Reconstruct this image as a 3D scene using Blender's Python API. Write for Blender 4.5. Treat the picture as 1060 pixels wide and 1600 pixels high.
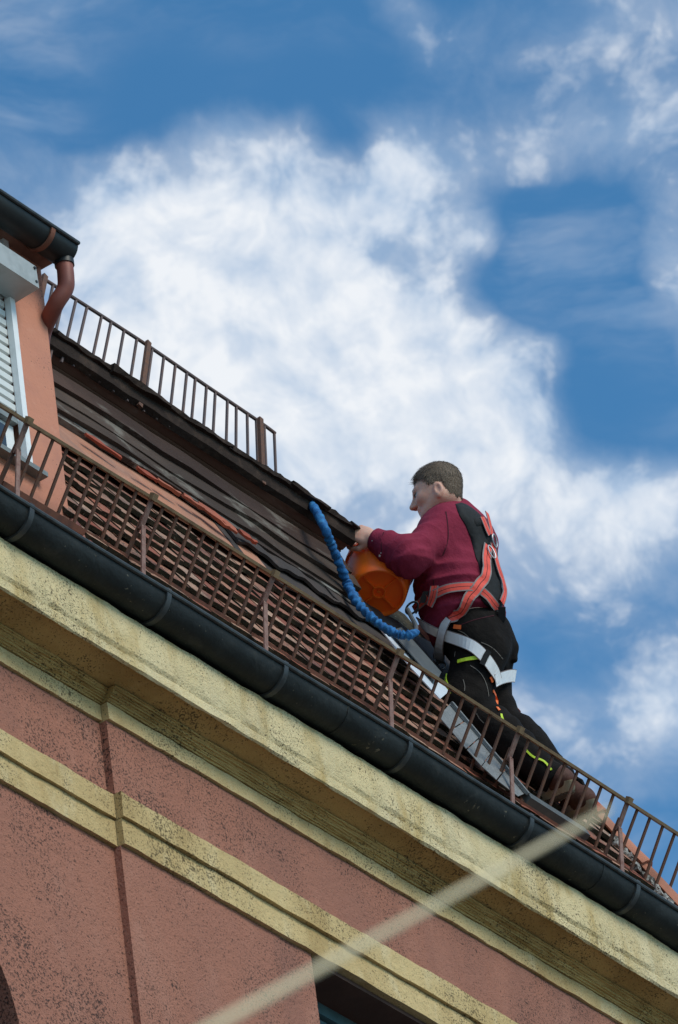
import bpy, math, random
import numpy as np
from mathutils import Vector, Matrix

for o in list(bpy.data.objects): bpy.data.objects.remove(o, do_unlink=True)
random.seed(7); rng = np.random.default_rng(7)
S = bpy.context.scene
COL = S.collection

# ------------------------------------------------------------------ camera
# world: X along the eaves (away from the camera), Y into the building, Z up, metres
ELEV, AZ, ROLL, FOC = math.radians(34.0), math.radians(32.7), math.radians(8.0), 11000.0
A3 = lambda *v: np.array(v, float)
FW = A3(math.cos(AZ)*math.cos(ELEV), math.sin(AZ)*math.cos(ELEV), math.sin(ELEV))
_r = A3(math.sin(AZ), -math.cos(AZ), 0); _u = np.cross(_r, FW)
RT = _r*math.cos(ROLL) - _u*math.sin(ROLL)
UP = _r*math.sin(ROLL) + _u*math.cos(ROLL)
EZ = 15.0                                                   # height of the eaves
def ray(x, y): return RT*(x-530)/FOC - UP*(y-800)/FOC + FW
CAM = A3(0, 0, EZ) - ray(530, 1092)*25.2
cam_d = bpy.data.cameras.new('camera'); cam = bpy.data.objects.new('camera', cam_d); COL.objects.link(cam)
cam_d.sensor_fit = 'VERTICAL'; cam_d.sensor_height = 36; cam_d.sensor_width = 36
cam_d.lens = FOC/1600*36; cam_d.clip_start = .5; cam_d.clip_end = 4000
M = Matrix.Identity(4)
for i in range(3): M[i][0], M[i][1], M[i][2], M[i][3] = RT[i], UP[i], -FW[i], CAM[i]
cam.matrix_world = M
cam_d.dof.use_dof = True; cam_d.dof.focus_distance = 26.6; cam_d.dof.aperture_fstop = cam_d.lens/1000/.012
S.camera = cam

# surveying helpers: the point of a surface that lies on a given line of sight
def atY(x, y, Y): d = ray(x, y); return CAM + d*((Y-CAM[1])/d[1])
def atZ(x, y, Z): d = ray(x, y); return CAM + d*((Z-CAM[2])/d[2])
def atX(x, y, X): d = ray(x, y); return CAM + d*((X-CAM[0])/d[0])
def atP(x, y, p0, n): d = ray(x, y); return CAM + d*(((p0-CAM)@n)/(d@n))
def atD(x, y, D): return CAM + ray(x, y)*D

# ------------------------------------------------------------------ node helpers
class NT:
    def __init__(s, tree): s.t = tree; s.L = tree.links
    def n(s, typ, ins=None, **kw):
        nd = s.t.nodes.new(typ)
        for k, v in kw.items(): setattr(nd, k, v)
        for k, v in (ins or {}).items(): s.put(nd.inputs[k], v)
        return nd
    def put(s, sock, v):
        if hasattr(v, 'is_output'): s.L.new(v, sock)
        else: sock.default_value = v
    def m(s, op, a, b=None, c=None, clamp=False):
        nd = s.t.nodes.new('ShaderNodeMath'); nd.operation = op; nd.use_clamp = clamp
        for i, v in enumerate((a, b, c)):
            if v is not None: s.put(nd.inputs[i], v)
        return nd.outputs[0]
    def v(s, op, a, b=None, out=0):
        nd = s.t.nodes.new('ShaderNodeVectorMath'); nd.operation = op
        s.put(nd.inputs[0], a)
        if b is not None: s.put(nd.inputs[3 if op == 'SCALE' else 1], b)
        return nd.outputs[out]
    def mix(s, f, a, b, bt='MIX'):
        nd = s.t.nodes.new('ShaderNodeMix'); nd.data_type = 'RGBA'; nd.blend_type = bt
        s.put(nd.inputs[0], f); s.put(nd.inputs[6], a if hasattr(a, 'is_output') else c4(a)); s.put(nd.inputs[7], b if hasattr(b, 'is_output') else c4(b))
        return nd.outputs[2]
    def noise(s, vec, scale, detail=4, rough=.55, dist=0, out=0):
        nd = s.n('ShaderNodeTexNoise', {'Scale': scale, 'Detail': detail, 'Roughness': rough, 'Distortion': dist})
        if vec is not None: s.L.new(vec, nd.inputs['Vector'])
        return nd.outputs[out]
    def ss(s, x, a, b, lo=0., hi=1.):
        nd = s.n('ShaderNodeMapRange', {'From Min': a, 'From Max': b, 'To Min': lo, 'To Max': hi}, interpolation_type='SMOOTHSTEP')
        s.put(nd.inputs['Value'], x); return nd.outputs[0]
def c4(c): return tuple(c)+(1,) if len(c) == 3 else tuple(c)

# ------------------------------------------------------------------ sky, sun, exposure
SUN_DIR = Vector((-.05, -.74, .66)).normalized()
w = bpy.data.worlds.new('World'); S.world = w; w.use_nodes = True
T = NT(w.node_tree); w.node_tree.nodes.clear()
sky = T.n('ShaderNodeTexSky', sky_type='NISHITA', sun_disc=False, sun_elevation=math.asin(SUN_DIR.z),
          sun_rotation=math.atan2(SUN_DIR.x, SUN_DIR.y), air_density=1.0, dust_density=.8, ozone_density=2.2)
gen = T.n('ShaderNodeTexCoord').outputs['Generated']
dirn = T.v('NORMALIZE', gen)
u0 = T.v('DOT_PRODUCT', dirn, tuple(RT), 1); v0 = T.v('DOT_PRODUCT', dirn, tuple(UP), 1); w0 = T.v('DOT_PRODUCT', dirn, tuple(FW), 1)
P0 = T.n('ShaderNodeCombineXYZ', {0: u0, 1: v0, 2: w0}).outputs[0]
def warp(P, scale, amp, off=0):
    nv = T.noise(T.v('ADD', P, (off, 3.1, 1.7)), scale, 3, .55, out=1)
    return T.v('ADD', P, T.v('SCALE', T.v('SUBTRACT', nv, (.5, .5, .5)), amp))
Pw = warp(warp(P0, 16, .022), 60, .007, 5.)
sepw = T.n('ShaderNodeSeparateXYZ', {0: Pw})
BL = [(330,420,235,150,-8,1.0),(580,545,250,125,-35,.85),(650,290,130,85,-20,.80),(370,215,95,60,-30,.42),(765,360,50,35,-20,.5),
      (790,605,165,85,-25,.66),(895,562,60,35,-20,.5),(1055,430,75,150,20,.65),(1015,790,110,60,0,.85),(1030,1110,80,60,15,.85),
      (610,25,90,40,-30,.50),(1010,40,150,50,5,.38),(940,205,190,40,8,.34),(10,170,60,80,0,.35),(850,1130,60,70,0,.22),
      (560,840,260,170,0,.36),(250,620,280,160,0,.8),(980,1230,120,40,15,.2),(690,900,300,150,0,.16),(900,1080,300,260,0,.10),
      (900,440,95,120,10,-.9),(970,650,110,75,-20,-.75),(160,110,240,90,0,-.5),(480,70,130,90,0,-.5),(880,320,150,40,-10,-.35),(540,225,40,40,0,-.5),(900,990,140,60,0,-.25),(930,150,260,130,0,.10),(430,640,200,120,0,.4),(150,330,120,90,20,.35),(880,720,150,55,0,-.10),(770,740,300,190,0,.22),(960,330,110,260,15,.12),(480,480,60,40,20,-.15),(620,430,50,60,0,-.1)]
Pf = T.n('ShaderNodeCombineXYZ', {0: sepw.outputs[0], 1: sepw.outputs[1], 2: 0.}).outputs[0]
blob = 0.
for (px, py, rx, ry, ang, amp) in BL:
    mp = T.n('ShaderNodeMapping', {'Location': ((px-530)/FOC, (800-py)/FOC, 0), 'Rotation': (0, 0, math.radians(ang)), 'Scale': (rx/FOC, ry/FOC, 1)}, vector_type='TEXTURE'); T.L.new(Pf, mp.inputs[0])
    blob = T.m('MULTIPLY_ADD', T.m('EXPONENT', T.m('MULTIPLY', T.v('DOT_PRODUCT', mp.outputs[0], mp.outputs[0], 1), -.7)), amp, blob)
inframe = T.ss(w0, .985, .9955)                     # broken cloud goes on out of view, its cover raised to whiten the fill light
wide = T.m('MULTIPLY', T.m('SUBTRACT', T.noise(T.v('ADD', P0, (9, 2, 4)), 7, 4, .5), .43), 4.0)
cover = T.m('ADD', T.m('MULTIPLY', blob, inframe), T.m('MULTIPLY', wide, T.m('SUBTRACT', 1, inframe)))
def puff(P, sc):
    nd = T.n('ShaderNodeTexVoronoi', {'Scale': sc, 'Detail': 3.0, 'Roughness': .55, 'Lacunarity': 2.2}, feature='F1', voronoi_dimensions='2D', normalize=True); T.L.new(P, nd.inputs['Vector']); return nd.outputs['Distance']
Ps = T.v('ADD', Pw, (.0022, .0042, 0))
fb = T.noise(Pw, 42, 7, .62); fb2 = T.noise(Ps, 42, 5, .62)
pf = puff(Pw, 85); pf2 = puff(Ps, 85)
turb = T.m('ADD', T.m('MULTIPLY', T.m('SUBTRACT', fb, .5), 1.9), T.m('MULTIPLY', T.m('SUBTRACT', .40, pf), .80))
dens = T.m('ADD', cover, turb)
streak = T.n('ShaderNodeMapping', {'Rotation': (0, 0, math.radians(-32)), 'Scale': (30, 95, 30)}); T.L.new(Pw, streak.inputs[0])
cirrus = T.m('MULTIPLY', T.ss(T.noise(streak.outputs[0], 1, 5, .62), .40, .80), T.ss(T.noise(P0, 22, 1, .5), .36, .62))
thick = T.ss(dens, .22, 1.05); veil = T.ss(T.m('ADD', T.m('MULTIPLY', T.m('SUBTRACT', fb, .5), 1.0), cover), -.05, .95)
alpha = T.m('MAXIMUM', T.m('MAXIMUM', thick, T.m('MULTIPLY', veil, .66)), T.m('MULTIPLY', cirrus, .40))
alpha = T.m('MULTIPLY', alpha, .97)
relief = T.m('ADD', T.m('MULTIPLY', T.m('SUBTRACT', fb, fb2), 3.0), T.m('MULTIPLY', T.m('SUBTRACT', pf2, pf), 1.6))
soft = T.noise(T.v('ADD', P0, (4, 1, 2)), 30, 3, .5)
lit = T.m('ADD', T.m('ADD', T.ss(dens, .3, 1.3, .36, .60), T.m('MULTIPLY', T.m('SUBTRACT', soft, .5), 1.5)), T.m('MULTIPLY', relief, .75), clamp=True)
cloud = T.mix(lit, (4.5, 5.8, 7.6), (8.9, 9.2, 9.6))
hs_ = T.n('ShaderNodeHueSaturation', {'Saturation': 1.0, 'Value': 1.0}); T.L.new(T.mix(1.0, sky.outputs[0], (.68, 1.40, 1.66), 'MULTIPLY'), hs_.inputs['Color'])
bgc = T.mix(alpha, hs_.outputs[0], cloud)
bg = T.n('ShaderNodeBackground', {'Strength': .1}); T.L.new(bgc, bg.inputs[0])
T.L.new(bg.outputs[0], T.n('ShaderNodeOutputWorld').inputs[0])

sd = bpy.data.lights.new('sun', 'SUN'); sd.energy = 2.3; sd.angle = math.radians(26); sd.color = (1, .92, .80)
sun = bpy.data.objects.new('sun', sd); COL.objects.link(sun); sun.location = (-20, -20, 60)
sun.rotation_euler = SUN_DIR.to_track_quat('Z', 'Y').to_euler()
S.view_settings.view_transform = 'Standard'; S.view_settings.look = 'None'
S.view_settings.exposure = 0.0; S.view_settings.gamma = 1.0; S.view_settings.use_curve_mapping = False
S.render.engine = 'CYCLES'

# ------------------------------------------------------------------ materials
def mat(name, base, rough=.75, metal=0., var=None, var2=None, specks=None, bump=None, bump2=None, rand=0., spec=.4, stretch=None, coat=0., sss=0.):
    """var/var2: (scale, lo, hi, colour[, strength]) patches; specks: (scale, lo, hi, colour, density_scale); bump: (scale, strength, distance)"""
    m = bpy.data.materials.new(name); m.use_nodes = True
    t = NT(m.node_tree); m.node_tree.nodes.clear()
    pos = t.n('ShaderNodeNewGeometry').outputs['Position']
    if stretch:
        mp = t.n('ShaderNodeMapping', {'Scale': stretch}); t.L.new(pos, mp.inputs[0]); spos = mp.outputs[0]
    else: spos = pos
    col = t.n('ShaderNodeRGB'); col.outputs[0].default_value = c4(base); col = col.outputs[0]
    for v_, off in ((var, 0), (var2, 13.7)):
        if v_:
            f = t.ss(t.noise(t.v('ADD', spos, (off, off, off)), v_[0], 6, .6, .4), v_[1], v_[2])
            if len(v_) > 4: f = t.m('MULTIPLY', f, v_[4])
            col = t.mix(f, col, v_[3])
    if specks:
        d = t.ss(t.noise(t.v('ADD', pos, (3, 7, 1)), specks[4], 4, .65), .30, .72, -.055, .065)
        f = t.ss(t.m('ADD', t.noise(pos, specks[0], 3, .65), d), specks[1], specks[2])
        f2 = t.ss(t.m('ADD', t.noise(t.v('ADD', pos, (5, 5, 5)), specks[0]*.42, 3, .7, .6), t.m('MULTIPLY', d, 1.2)), specks[1]+.065, specks[2]+.075)
        col = t.mix(t.m('MULTIPLY', t.m('MAXIMUM', f, f2), .85), col, specks[3])
    if rand:
        rn = t.n('ShaderNodeObjectInfo').outputs['Random']
        hs = t.n('ShaderNodeHueSaturation', {'Hue': t.m('ADD', .5, t.m('MULTIPLY', t.m('SUBTRACT', rn, .5), rand*.06)),
                 'Value': t.m('ADD', 1, t.m('MULTIPLY', t.m('SUBTRACT', rn, .5), rand)), 'Saturation': t.m('ADD', 1, t.m('MULTIPLY', t.m('SUBTRACT', .5, rn), rand*.7))})
        t.L.new(col, hs.inputs['Color']); col = hs.outputs[0]
    b = t.n('ShaderNodeBsdfPrincipled', {'Roughness': rough, 'Metallic': metal, 'Specular IOR Level': spec, 'Coat Weight': coat})
    if sss: b.inputs['Subsurface Weight'].default_value = sss; b.inputs['Subsurface Radius'].default_value = (.012, .004, .002) if sss < .3 else (.06, .02, .004); b.inputs['Subsurface Scale'].default_value = 1
    t.L.new(col, b.inputs['Base Color'])
    nrm = None
    for bb in (bump, bump2):
        if bb:
            bn = t.n('ShaderNodeBump', {'Strength': bb[1], 'Distance': bb[2]})
            t.L.new(t.noise(spos if len(bb) > 3 else pos, bb[0], 5, .6), bn.inputs['Height'])
            if nrm: t.L.new(nrm, bn.inputs['Normal'])
            nrm = bn.outputs[0]
    if nrm: t.L.new(nrm, b.inputs['Normal'])
    t.L.new(b.outputs[0], t.n('ShaderNodeOutputMaterial').inputs[0])
    return m
SPK = (.035, .026, .024)
PINK = mat('pink_render', (.370, .160, .108), .9, var=(1.6, .35, .7, (.290, .134, .098)), var2=(6, .48, .75, (.41, .195, .138), .7), specks=(120, .560, .625, SPK, 1.8), stretch=(1, 1, .35), bump=(140, .8, .007), bump2=(30, .5, .016), spec=.15)
CREAM = mat('cream_render', (.60, .445, .218), .9, var=(3, .38, .72, (.44, .300, .130)), var2=(11, .5, .78, (.67, .55, .33), .6), specks=(130, .580, .645, (.075, .056, .030), 3.0), stretch=(1, 1, .4), bump=(150, .8, .006), bump2=(25, .55, .016), spec=.15)
CREAMD = mat('stained_shaded_cream_render', (.52, .355, .135), .9, var=(3, .35, .7, (.36, .235, .085)), var2=(14, .5, .8, (.52, .38, .165), .5), specks=(120, .575, .64, (.05, .04, .025), 3.0), bump=(120, .7, .006), bump2=(25, .5, .014), spec=.15)  # ochre stain plus overhang shade, both worked into the darker cream
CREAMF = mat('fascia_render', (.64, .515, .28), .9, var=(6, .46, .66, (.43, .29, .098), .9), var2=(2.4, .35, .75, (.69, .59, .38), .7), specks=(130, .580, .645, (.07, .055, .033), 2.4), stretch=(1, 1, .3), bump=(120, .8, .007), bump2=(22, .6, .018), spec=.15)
GUT = mat('painted_gutter', (.012, .0145, .0145), .62, .0, var=(5, .4, .75, (.023, .026, .025)), var2=(9, .55, .78, (.050, .050, .044), .6), bump=(6, .4, .03), bump2=(60, .15, .004), spec=.28, specks=(40, .69, .73, (.16, .14, .10), 3))
GUTD = mat('dark_gutter', (.018, .020, .020), .45, .3, var=(7, .4, .75, (.035, .035, .033)), bump=(18, .12, .01))
GLIP = mat('gutter_bead', (.060, .066, .068), .5, .3, var=(14, .4, .7, (.03, .033, .035)), var2=(40, .6, .75, (.14, .10, .07), .6))
RUST = mat('rusty_iron', (.135, .068, .046), .75, .15, var=(30, .4, .7, (.18, .078, .042)), var2=(70, .5, .75, (.07, .045, .038), .8), bump=(160, .3, .002))
RUSTO = mat('olive_rusty_iron', (.235, .155, .080), .7, .1, var=(18, .4, .7, (.16, .095, .05)), var2=(60, .55, .75, (.28, .21, .13), .6), bump=(160, .3, .002))
RUSTR = mat('red_rusty_iron', (.20, .075, .045), .8, .1, var=(20, .4, .7, (.12, .05, .035)), bump=(120, .3, .002))
STRUT = mat('weathered_strut', (.26, .15, .12), .7, .2, var=(30, .4, .7, (.18, .085, .065)), var2=(70, .5, .75, (.30, .22, .18), .7), bump=(150, .3, .002))
UIRON = mat('grey_brown_iron', (.13, .095, .09), .7, .3, var=(24, .4, .7, (.17, .10, .08)), bump=(160, .3, .002))
TILE = mat('clay_tile', (.34, .150, .095), .85, var=(4, .42, .70, (.18, .095, .070)), var2=(26, .50, .75, (.34, .22, .165), .7), specks=(60, .58, .63, (.05, .045, .035), 2.5), rand=.5, bump=(90, .6, .004), spec=.25)
BUTT = mat('mossy_tile_end', (.040, .035, .024), .95, var=(30, .45, .7, (.075, .062, .036)), var2=(55, .62, .72, (.30, .29, .21), .6), bump=(120, .6, .004), spec=.15)
FLASHR = mat('salmon_sheet', (.42, .180, .105), .78, var=(4, .40, .72, (.26, .140, .100)), var2=(18, .5, .78, (.46, .27, .19), .6), bump=(40, .4, .005))
FLASHD = mat('dark_sheet', (.050, .041, .038), .85, var=(5, .4, .7, (.085, .060, .050)), var2=(22, .55, .8, (.14, .085, .065), .6), bump=(40, .5, .005), spec=.2)
HIPC = mat('hip_clay', (.40, .125, .070), .85, var=(10, .4, .7, (.30, .10, .06)), var2=(30, .6, .8, (.42, .24, .18), .6), rand=.3, bump=(70, .4, .004))
WOOD = mat('tarred_board', (.20, .112, .078), .8, var=(4, .42, .7, (.27, .165, .12)), var2=(10, .53, .68, (.46, .42, .36), .5), stretch=(.35, 1, 1), bump=(60, .5, .005, 1), rand=.6)
DWOOD = mat('shade_toned_tarred_board', (.042, .025, .019), .85, var=(3, .40, .7, (.078, .046, .034)), var2=(9, .54, .68, (.20, .175, .145), .6), stretch=(.45, 1, 1), bump=(45, .8, .008, 1), rand=.5, spec=.2)  # darker copy of the board colour, offsetting the sun on the slope boards
PEEL = mat('peeling_board', (.050, .034, .028), .85, var=(16, .47, .60, (.24, .225, .20), .8), stretch=(.3, 1, 1), bump=(60, .6, .005, 1), spec=.2)
TAR = mat('tarred_edge', (.034, .024, .020), .92, var=(12, .45, .75, (.075, .050, .038)), bump=(45, .6, .01), spec=.1)
SALM = mat('salmon_render', (.55, .225, .140), .85, var=(6, .4, .75, (.47, .195, .130)), var2=(22, .55, .75, (.58, .27, .18), .6), specks=(110, .64, .68, (.16, .08, .06), 3), bump=(90, .3, .003), bump2=(20, .3, .008))
PIPE = mat('red_brown_pipe', (.23, .070, .048), .55, .1, var=(12, .4, .7, (.17, .055, .042)), var2=(50, .6, .75, (.30, .14, .11), .5))
BOXG = mat('weathered_aluminium', (.40, .42, .41), .55, .3, var=(8, .4, .75, (.30, .32, .31)), var2=(40, .5, .8, (.46, .47, .45), .5))
WHITE = mat('white_paint', (.78, .79, .78), .5, var=(12, .45, .8, (.66, .67, .66)))
SLATW = mat('shutter_slat', (.66, .68, .66), .5, var=(14, .45, .8, (.58, .60, .58)), rand=.06)
SILL = mat('grey_sill', (.20, .22, .21), .5, .3, var=(14, .4, .75, (.28, .30, .28)))
TEAL = mat('teal_window_frame', (.075, .15, .17), .45, var=(14, .4, .75, (.05, .11, .13)))
BROWN = mat('dark_brown_panel', (.075, .036, .026), .8, var=(6, .4, .7, (.10, .05, .035)), bump=(60, .3, .003))
GALV = mat('galvanised_sheet', (.17, .177, .177), .65, .2, var=(9, .4, .75, (.12, .125, .12)), var2=(90, .45, .6, (.25, .25, .245), .6), bump=(14, .3, .006))
WHSH = mat('pale_sheet', (.66, .70, .74), .45, .2, var=(9, .4, .75, (.55, .58, .62)), bump=(12, .2, .006))
DKBAR = mat('dark_zinc', (.085, .095, .098), .55, .3, var=(12, .4, .75, (.13, .135, .13)))
MORT = mat('mortar', (.36, .34, .31), .95, var=(35, .45, .6, (.10, .085, .07)), bump=(60, .8, .01))
GROUND = mat('pale_paving', (.20, .19, .172), .9, var=(3, .4, .7, (.24, .225, .20)), bump=(8, .5, .02))
ASPH = mat('asphalt', (.05, .05, .052), .9, var=(2, .4, .7, (.065, .065, .065)), bump=(90, .4, .005))
GLASS = mat('window_glass', (.02, .025, .03), .08, spec=.8)
POLE = mat('pale_wood_pole', (.66, .55, .34), .7, var=(6, .4, .7, (.60, .49, .30)))

# ------------------------------------------------------------------ mesh helpers
class MB:
    def __init__(s): s.V = []; s.F = []; s.MI = []; s.n = 0
    def add(s, V, F, mi=0):
        V = np.asarray(V, float); s.V.append(V)
        for f in F: s.F.append(tuple(int(i)+s.n for i in f)); s.MI.append(mi)
        s.n += len(V)
    def box(s, c, size, ax=None, mi=0, jit=0.):
        ax = np.eye(3) if ax is None else np.asarray(ax, float); h = np.asarray(size, float)/2
        V = [np.asarray(c)+sx*h[0]*ax[0]+sy*h[1]*ax[1]+sz*h[2]*ax[2] for sx in (-1, 1) for sy in (-1, 1) for sz in (-1, 1)]
        V = np.array(V)
        if jit: V += rng.uniform(-jit, jit, V.shape)
        s.add(V, [(0,1,3,2),(4,6,7,5),(0,4,5,1),(2,3,7,6),(0,2,6,4),(1,5,7,3)], mi)
    def bar(s, a, b, wx, wy, side=None, mi=0):
        a = np.asarray(a, float); b = np.asarray(b, float); d = b-a; L = np.linalg.norm(d); d = d/L
        side = np.asarray(side if side is not None else (1, 0, 0), float); side = side-(side@d)*d; side /= np.linalg.norm(side)
        s.box((a+b)/2, (wx, wy, L), [side, np.cross(d, side), d], mi)
    def sweepx(s, prof, x0, x1, step=.05, jit=0., mi=0, cap=True, sag=None, emi=None):
        """closed (y, z) profile swept along X, slightly uneven"""
        n = max(2, int(abs(x1-x0)/step)+1); xs = np.linspace(x0, x1, n); k = len(prof); prof = np.asarray(prof, float)
        V = np.zeros((n, k, 3)); V[:, :, 0] = xs[:, None]; V[:, :, 1:] = prof[None]
        if jit:
            e = rng.normal(0, 1, (n, k, 2)); e[1:-1] = (e[:-2]+e[1:-1]+e[2:])/2.2; V[:, :, 1:] += e*jit
        if sag is not None: V[:, :, 2] += np.array([sag(x) for x in xs])[:, None]
        F = [(i*k+j, i*k+(j+1) % k, (i+1)*k+(j+1) % k, (i+1)*k+j) for i in range(n-1) for j in range(k)]
        if cap: F += [tuple(range(k-1, -1, -1)), tuple((n-1)*k+j for j in range(k))]
        m0 = len(s.MI); s.add(V.reshape(-1, 3), F, mi)
        if emi:
            for i in range((n-1)*k): s.MI[m0+i] = emi.get(i % k, mi)
    def tube(s, path, r, n=12, cap=True, mi=0, up=(0, 0, 1), sq=None):
        P = np.asarray(path, float); m = len(P); r = np.broadcast_to(np.asarray(r, float), (m,))
        Tn = np.gradient(P, axis=0); Tn /= np.linalg.norm(Tn, axis=1)[:, None]
        V = []; up = np.asarray(up, float); a = np.cross(Tn[0], up)
        if np.linalg.norm(a) < 1e-3: a = np.cross(Tn[0], (1, 0, 0))
        for i in range(m):
            a = a-(a@Tn[i])*Tn[i]; a /= np.linalg.norm(a); b = np.cross(Tn[i], a)
            for k in range(n):
                t = 2*math.pi*k/n; V.append(P[i]+r[i]*(math.cos(t)*a+math.sin(t)*b))
        F = [(i*n+k, i*n+(k+1) % n, (i+1)*n+(k+1) % n, (i+1)*n+k) for i in range(m-1) for k in range(n)]
        if cap: F += [tuple(range(n-1, -1, -1)), tuple((m-1)*n+k for k in range(n))]
        s.add(V, F, mi)
    def build(s, name, mats, parent=None, smooth=False):
        me = bpy.data.meshes.new(name)
        me.from_pydata(np.concatenate(s.V).tolist() if s.V else [], [], s.F)
        mats = mats if isinstance(mats, (list, tuple)) else [mats]
        for m in mats: me.materials.append(m)
        if len(mats) > 1: me.polygons.foreach_set('material_index', s.MI)
        import bmesh
        bm = bmesh.new(); bm.from_mesh(me); bmesh.ops.recalc_face_normals(bm, faces=bm.faces[:]); bm.to_mesh(me); bm.free()
        if smooth:
            me.polygons.foreach_set('use_smooth', [True]*len(me.polygons))
            if smooth != 'all': me.set_sharp_from_angle(angle=math.radians(38 if smooth is True else smooth))
        o = bpy.data.objects.new(name, me); COL.objects.link(o)
        if parent: o.parent = parent
        return o
def empty(name, loc, label, cat, group=None):
    o = bpy.data.objects.new(name, None); COL.objects.link(o); o['label'] = label; o['category'] = cat
    if group: o['group'] = group
    o.empty_display_size = .1
    return o
def tag(o, label=None, cat=None, group=None, kind=None):
    for k, v in (('label', label), ('category', cat), ('group', group), ('kind', kind)):
        if v: o[k] = v
    return o
def spline(P, n):
    P = np.asarray(P, float); m = len(P); t = np.linspace(0, m-1, n); out = []
    for q in t:
        i = min(int(q), m-2); f = q-i; p0, p1, p2, p3 = P[max(i-1, 0)], P[i], P[i+1], P[min(i+2, m-1)]
        out.append(.5*((2*p1)+(-p0+p2)*f+(2*p0-5*p1+4*p2-p3)*f*f+(-p0+3*p1-3*p2+p3)*f**3))
    return np.array(out)

# ------------------------------------------------------------------ ground
def sheet(name, x0, x1, y0, y1, z, m):
    b = MB(); b.add([(x0, y0, z), (x1, y0, z), (x1, y1, z), (x0, y1, z)], [(0, 1, 2, 3)]); return tag(b.build(name, m), kind='structure')
sheet('ground', -1500, 1500, -1500, 1500, 0, GROUND)
sheet('road', -300, 300, -9, -3, .004, ASPH)
b = MB(); b.box((0, -1.3, .06), (300, 3.2, .12)); tag(b.build('pavement', GROUND), kind='structure')

# ------------------------------------------------------------------ building: walls, mouldings, window
BLD = empty('building', (0, 0, 0), 'pink rendered town house with cream mouldings under a steep tiled roof', 'building')
PITCH = math.radians(67); TP = math.tan(PITCH)
RN = A3(0, -math.sin(PITCH), math.cos(PITCH)); RP0 = A3(0, .09, EZ); RS = A3(0, math.cos(PITCH), math.sin(PITCH))
roofat = lambda x, y, off=0.: atP(x, y, RP0+RN*off, RN)
XC = -.05+roofat(1025, 1385)[0] + (roofat(1025, 1385)[2]-EZ)/TP     # eaves corner of the hip
XL, XR, YB = -9.0, XC-.12, 9.0
XS = float(atY(190, 1300, .24)[0])                            # where the front steps forward
STEP = .030
def Zc(y, Y): return float(atY(430, y, Y)[2])                  # heights surveyed on one vertical of the front
zf0, zg, zfb = EZ-.09, Zc(1162, .10), Zc(1176, .10)
zs = [Zc(1219, .195), Zc(1228, .208), Zc(1238, .221), Zc(1249, .234)]
zst, zbt, zbm, zbb = Zc(1276, .238), Zc(1377, .225), Zc(1412, .225), Zc(1452, .233)
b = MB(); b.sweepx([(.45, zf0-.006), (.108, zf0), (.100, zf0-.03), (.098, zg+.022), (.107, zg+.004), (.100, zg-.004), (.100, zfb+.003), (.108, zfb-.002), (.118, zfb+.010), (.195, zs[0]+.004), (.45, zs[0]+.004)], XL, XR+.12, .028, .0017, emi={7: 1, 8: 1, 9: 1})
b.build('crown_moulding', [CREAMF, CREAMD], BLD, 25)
def lower(x0, x1, d):
    b = MB(); P = [(.45, zs[0])]; ns = 6
    for i in range(ns):
        y_ = .195+.039*i/ns; za, zb = zs[0]+(zs[3]-zs[0])*i/ns, zs[0]+(zs[3]-zs[0])*(i+1)/ns
        P += [(y_+d, za), (y_+d-.001, zb+.002), (y_+d+.0055, zb)]
    P += [(.234+d, zs[3]-.006), (.45, zs[3]-.006)]
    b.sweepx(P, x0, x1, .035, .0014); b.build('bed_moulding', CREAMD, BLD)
    b = MB(); b.sweepx([(.45, zs[3]-.009), (.238+d, zs[3]-.009), (.238+d, zst), (.45, zst)], x0, x1, .03, .0013); b.build('frieze_strip', CREAM, BLD)
    b = MB(); b.sweepx([(.45, zst-.003), (.25+d, zst-.003), (.25+d, zbt+.003), (.45, zbt+.003)], x0, x1, .1, .0006); b.build('frieze_wall', PINK, BLD)
    b = MB(); b.sweepx([(.45, zbt), (.225+d, zbt), (.225+d, zbm+.004), (.221+d, zbm), (.45, zbm)], x0, x1, .03, .0013)
    b.build('string_course', CREAM, BLD)
    b = MB(); b.sweepx([(.45, zbm-.003), (.235+d, zbm-.003), (.233+d, zbb), (.45, zbb)], x0, x1, .03, .0014); b.build('string_course', CREAM, BLD)
lower(XL, XS, STEP); lower(XS+.002, XR, 0)
XW = float(atY(485, 1484, .25)[0]); XW2 = XW+1.05; ZWB = zbb-1.75
b = MB(); b.sweepx([(.45, zbb-.003), (.25, zbb-.003), (.25, 0), (.45, 0)], XS, XW, .1, .0006); b.build('wall', PINK, BLD)
b = MB(); b.sweepx([(.45, zbb-.003), (.25, zbb-.003), (.25, 0), (.45, 0)], XW2, XR, .1, .0006); b.build('wall', PINK, BLD)
b = MB(); b.sweepx([(.45, ZWB), (.25, ZWB), (.25, 0), (.45, 0)], XW, XW2, .2, 0); b.build('wall', PINK, BLD)
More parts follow.
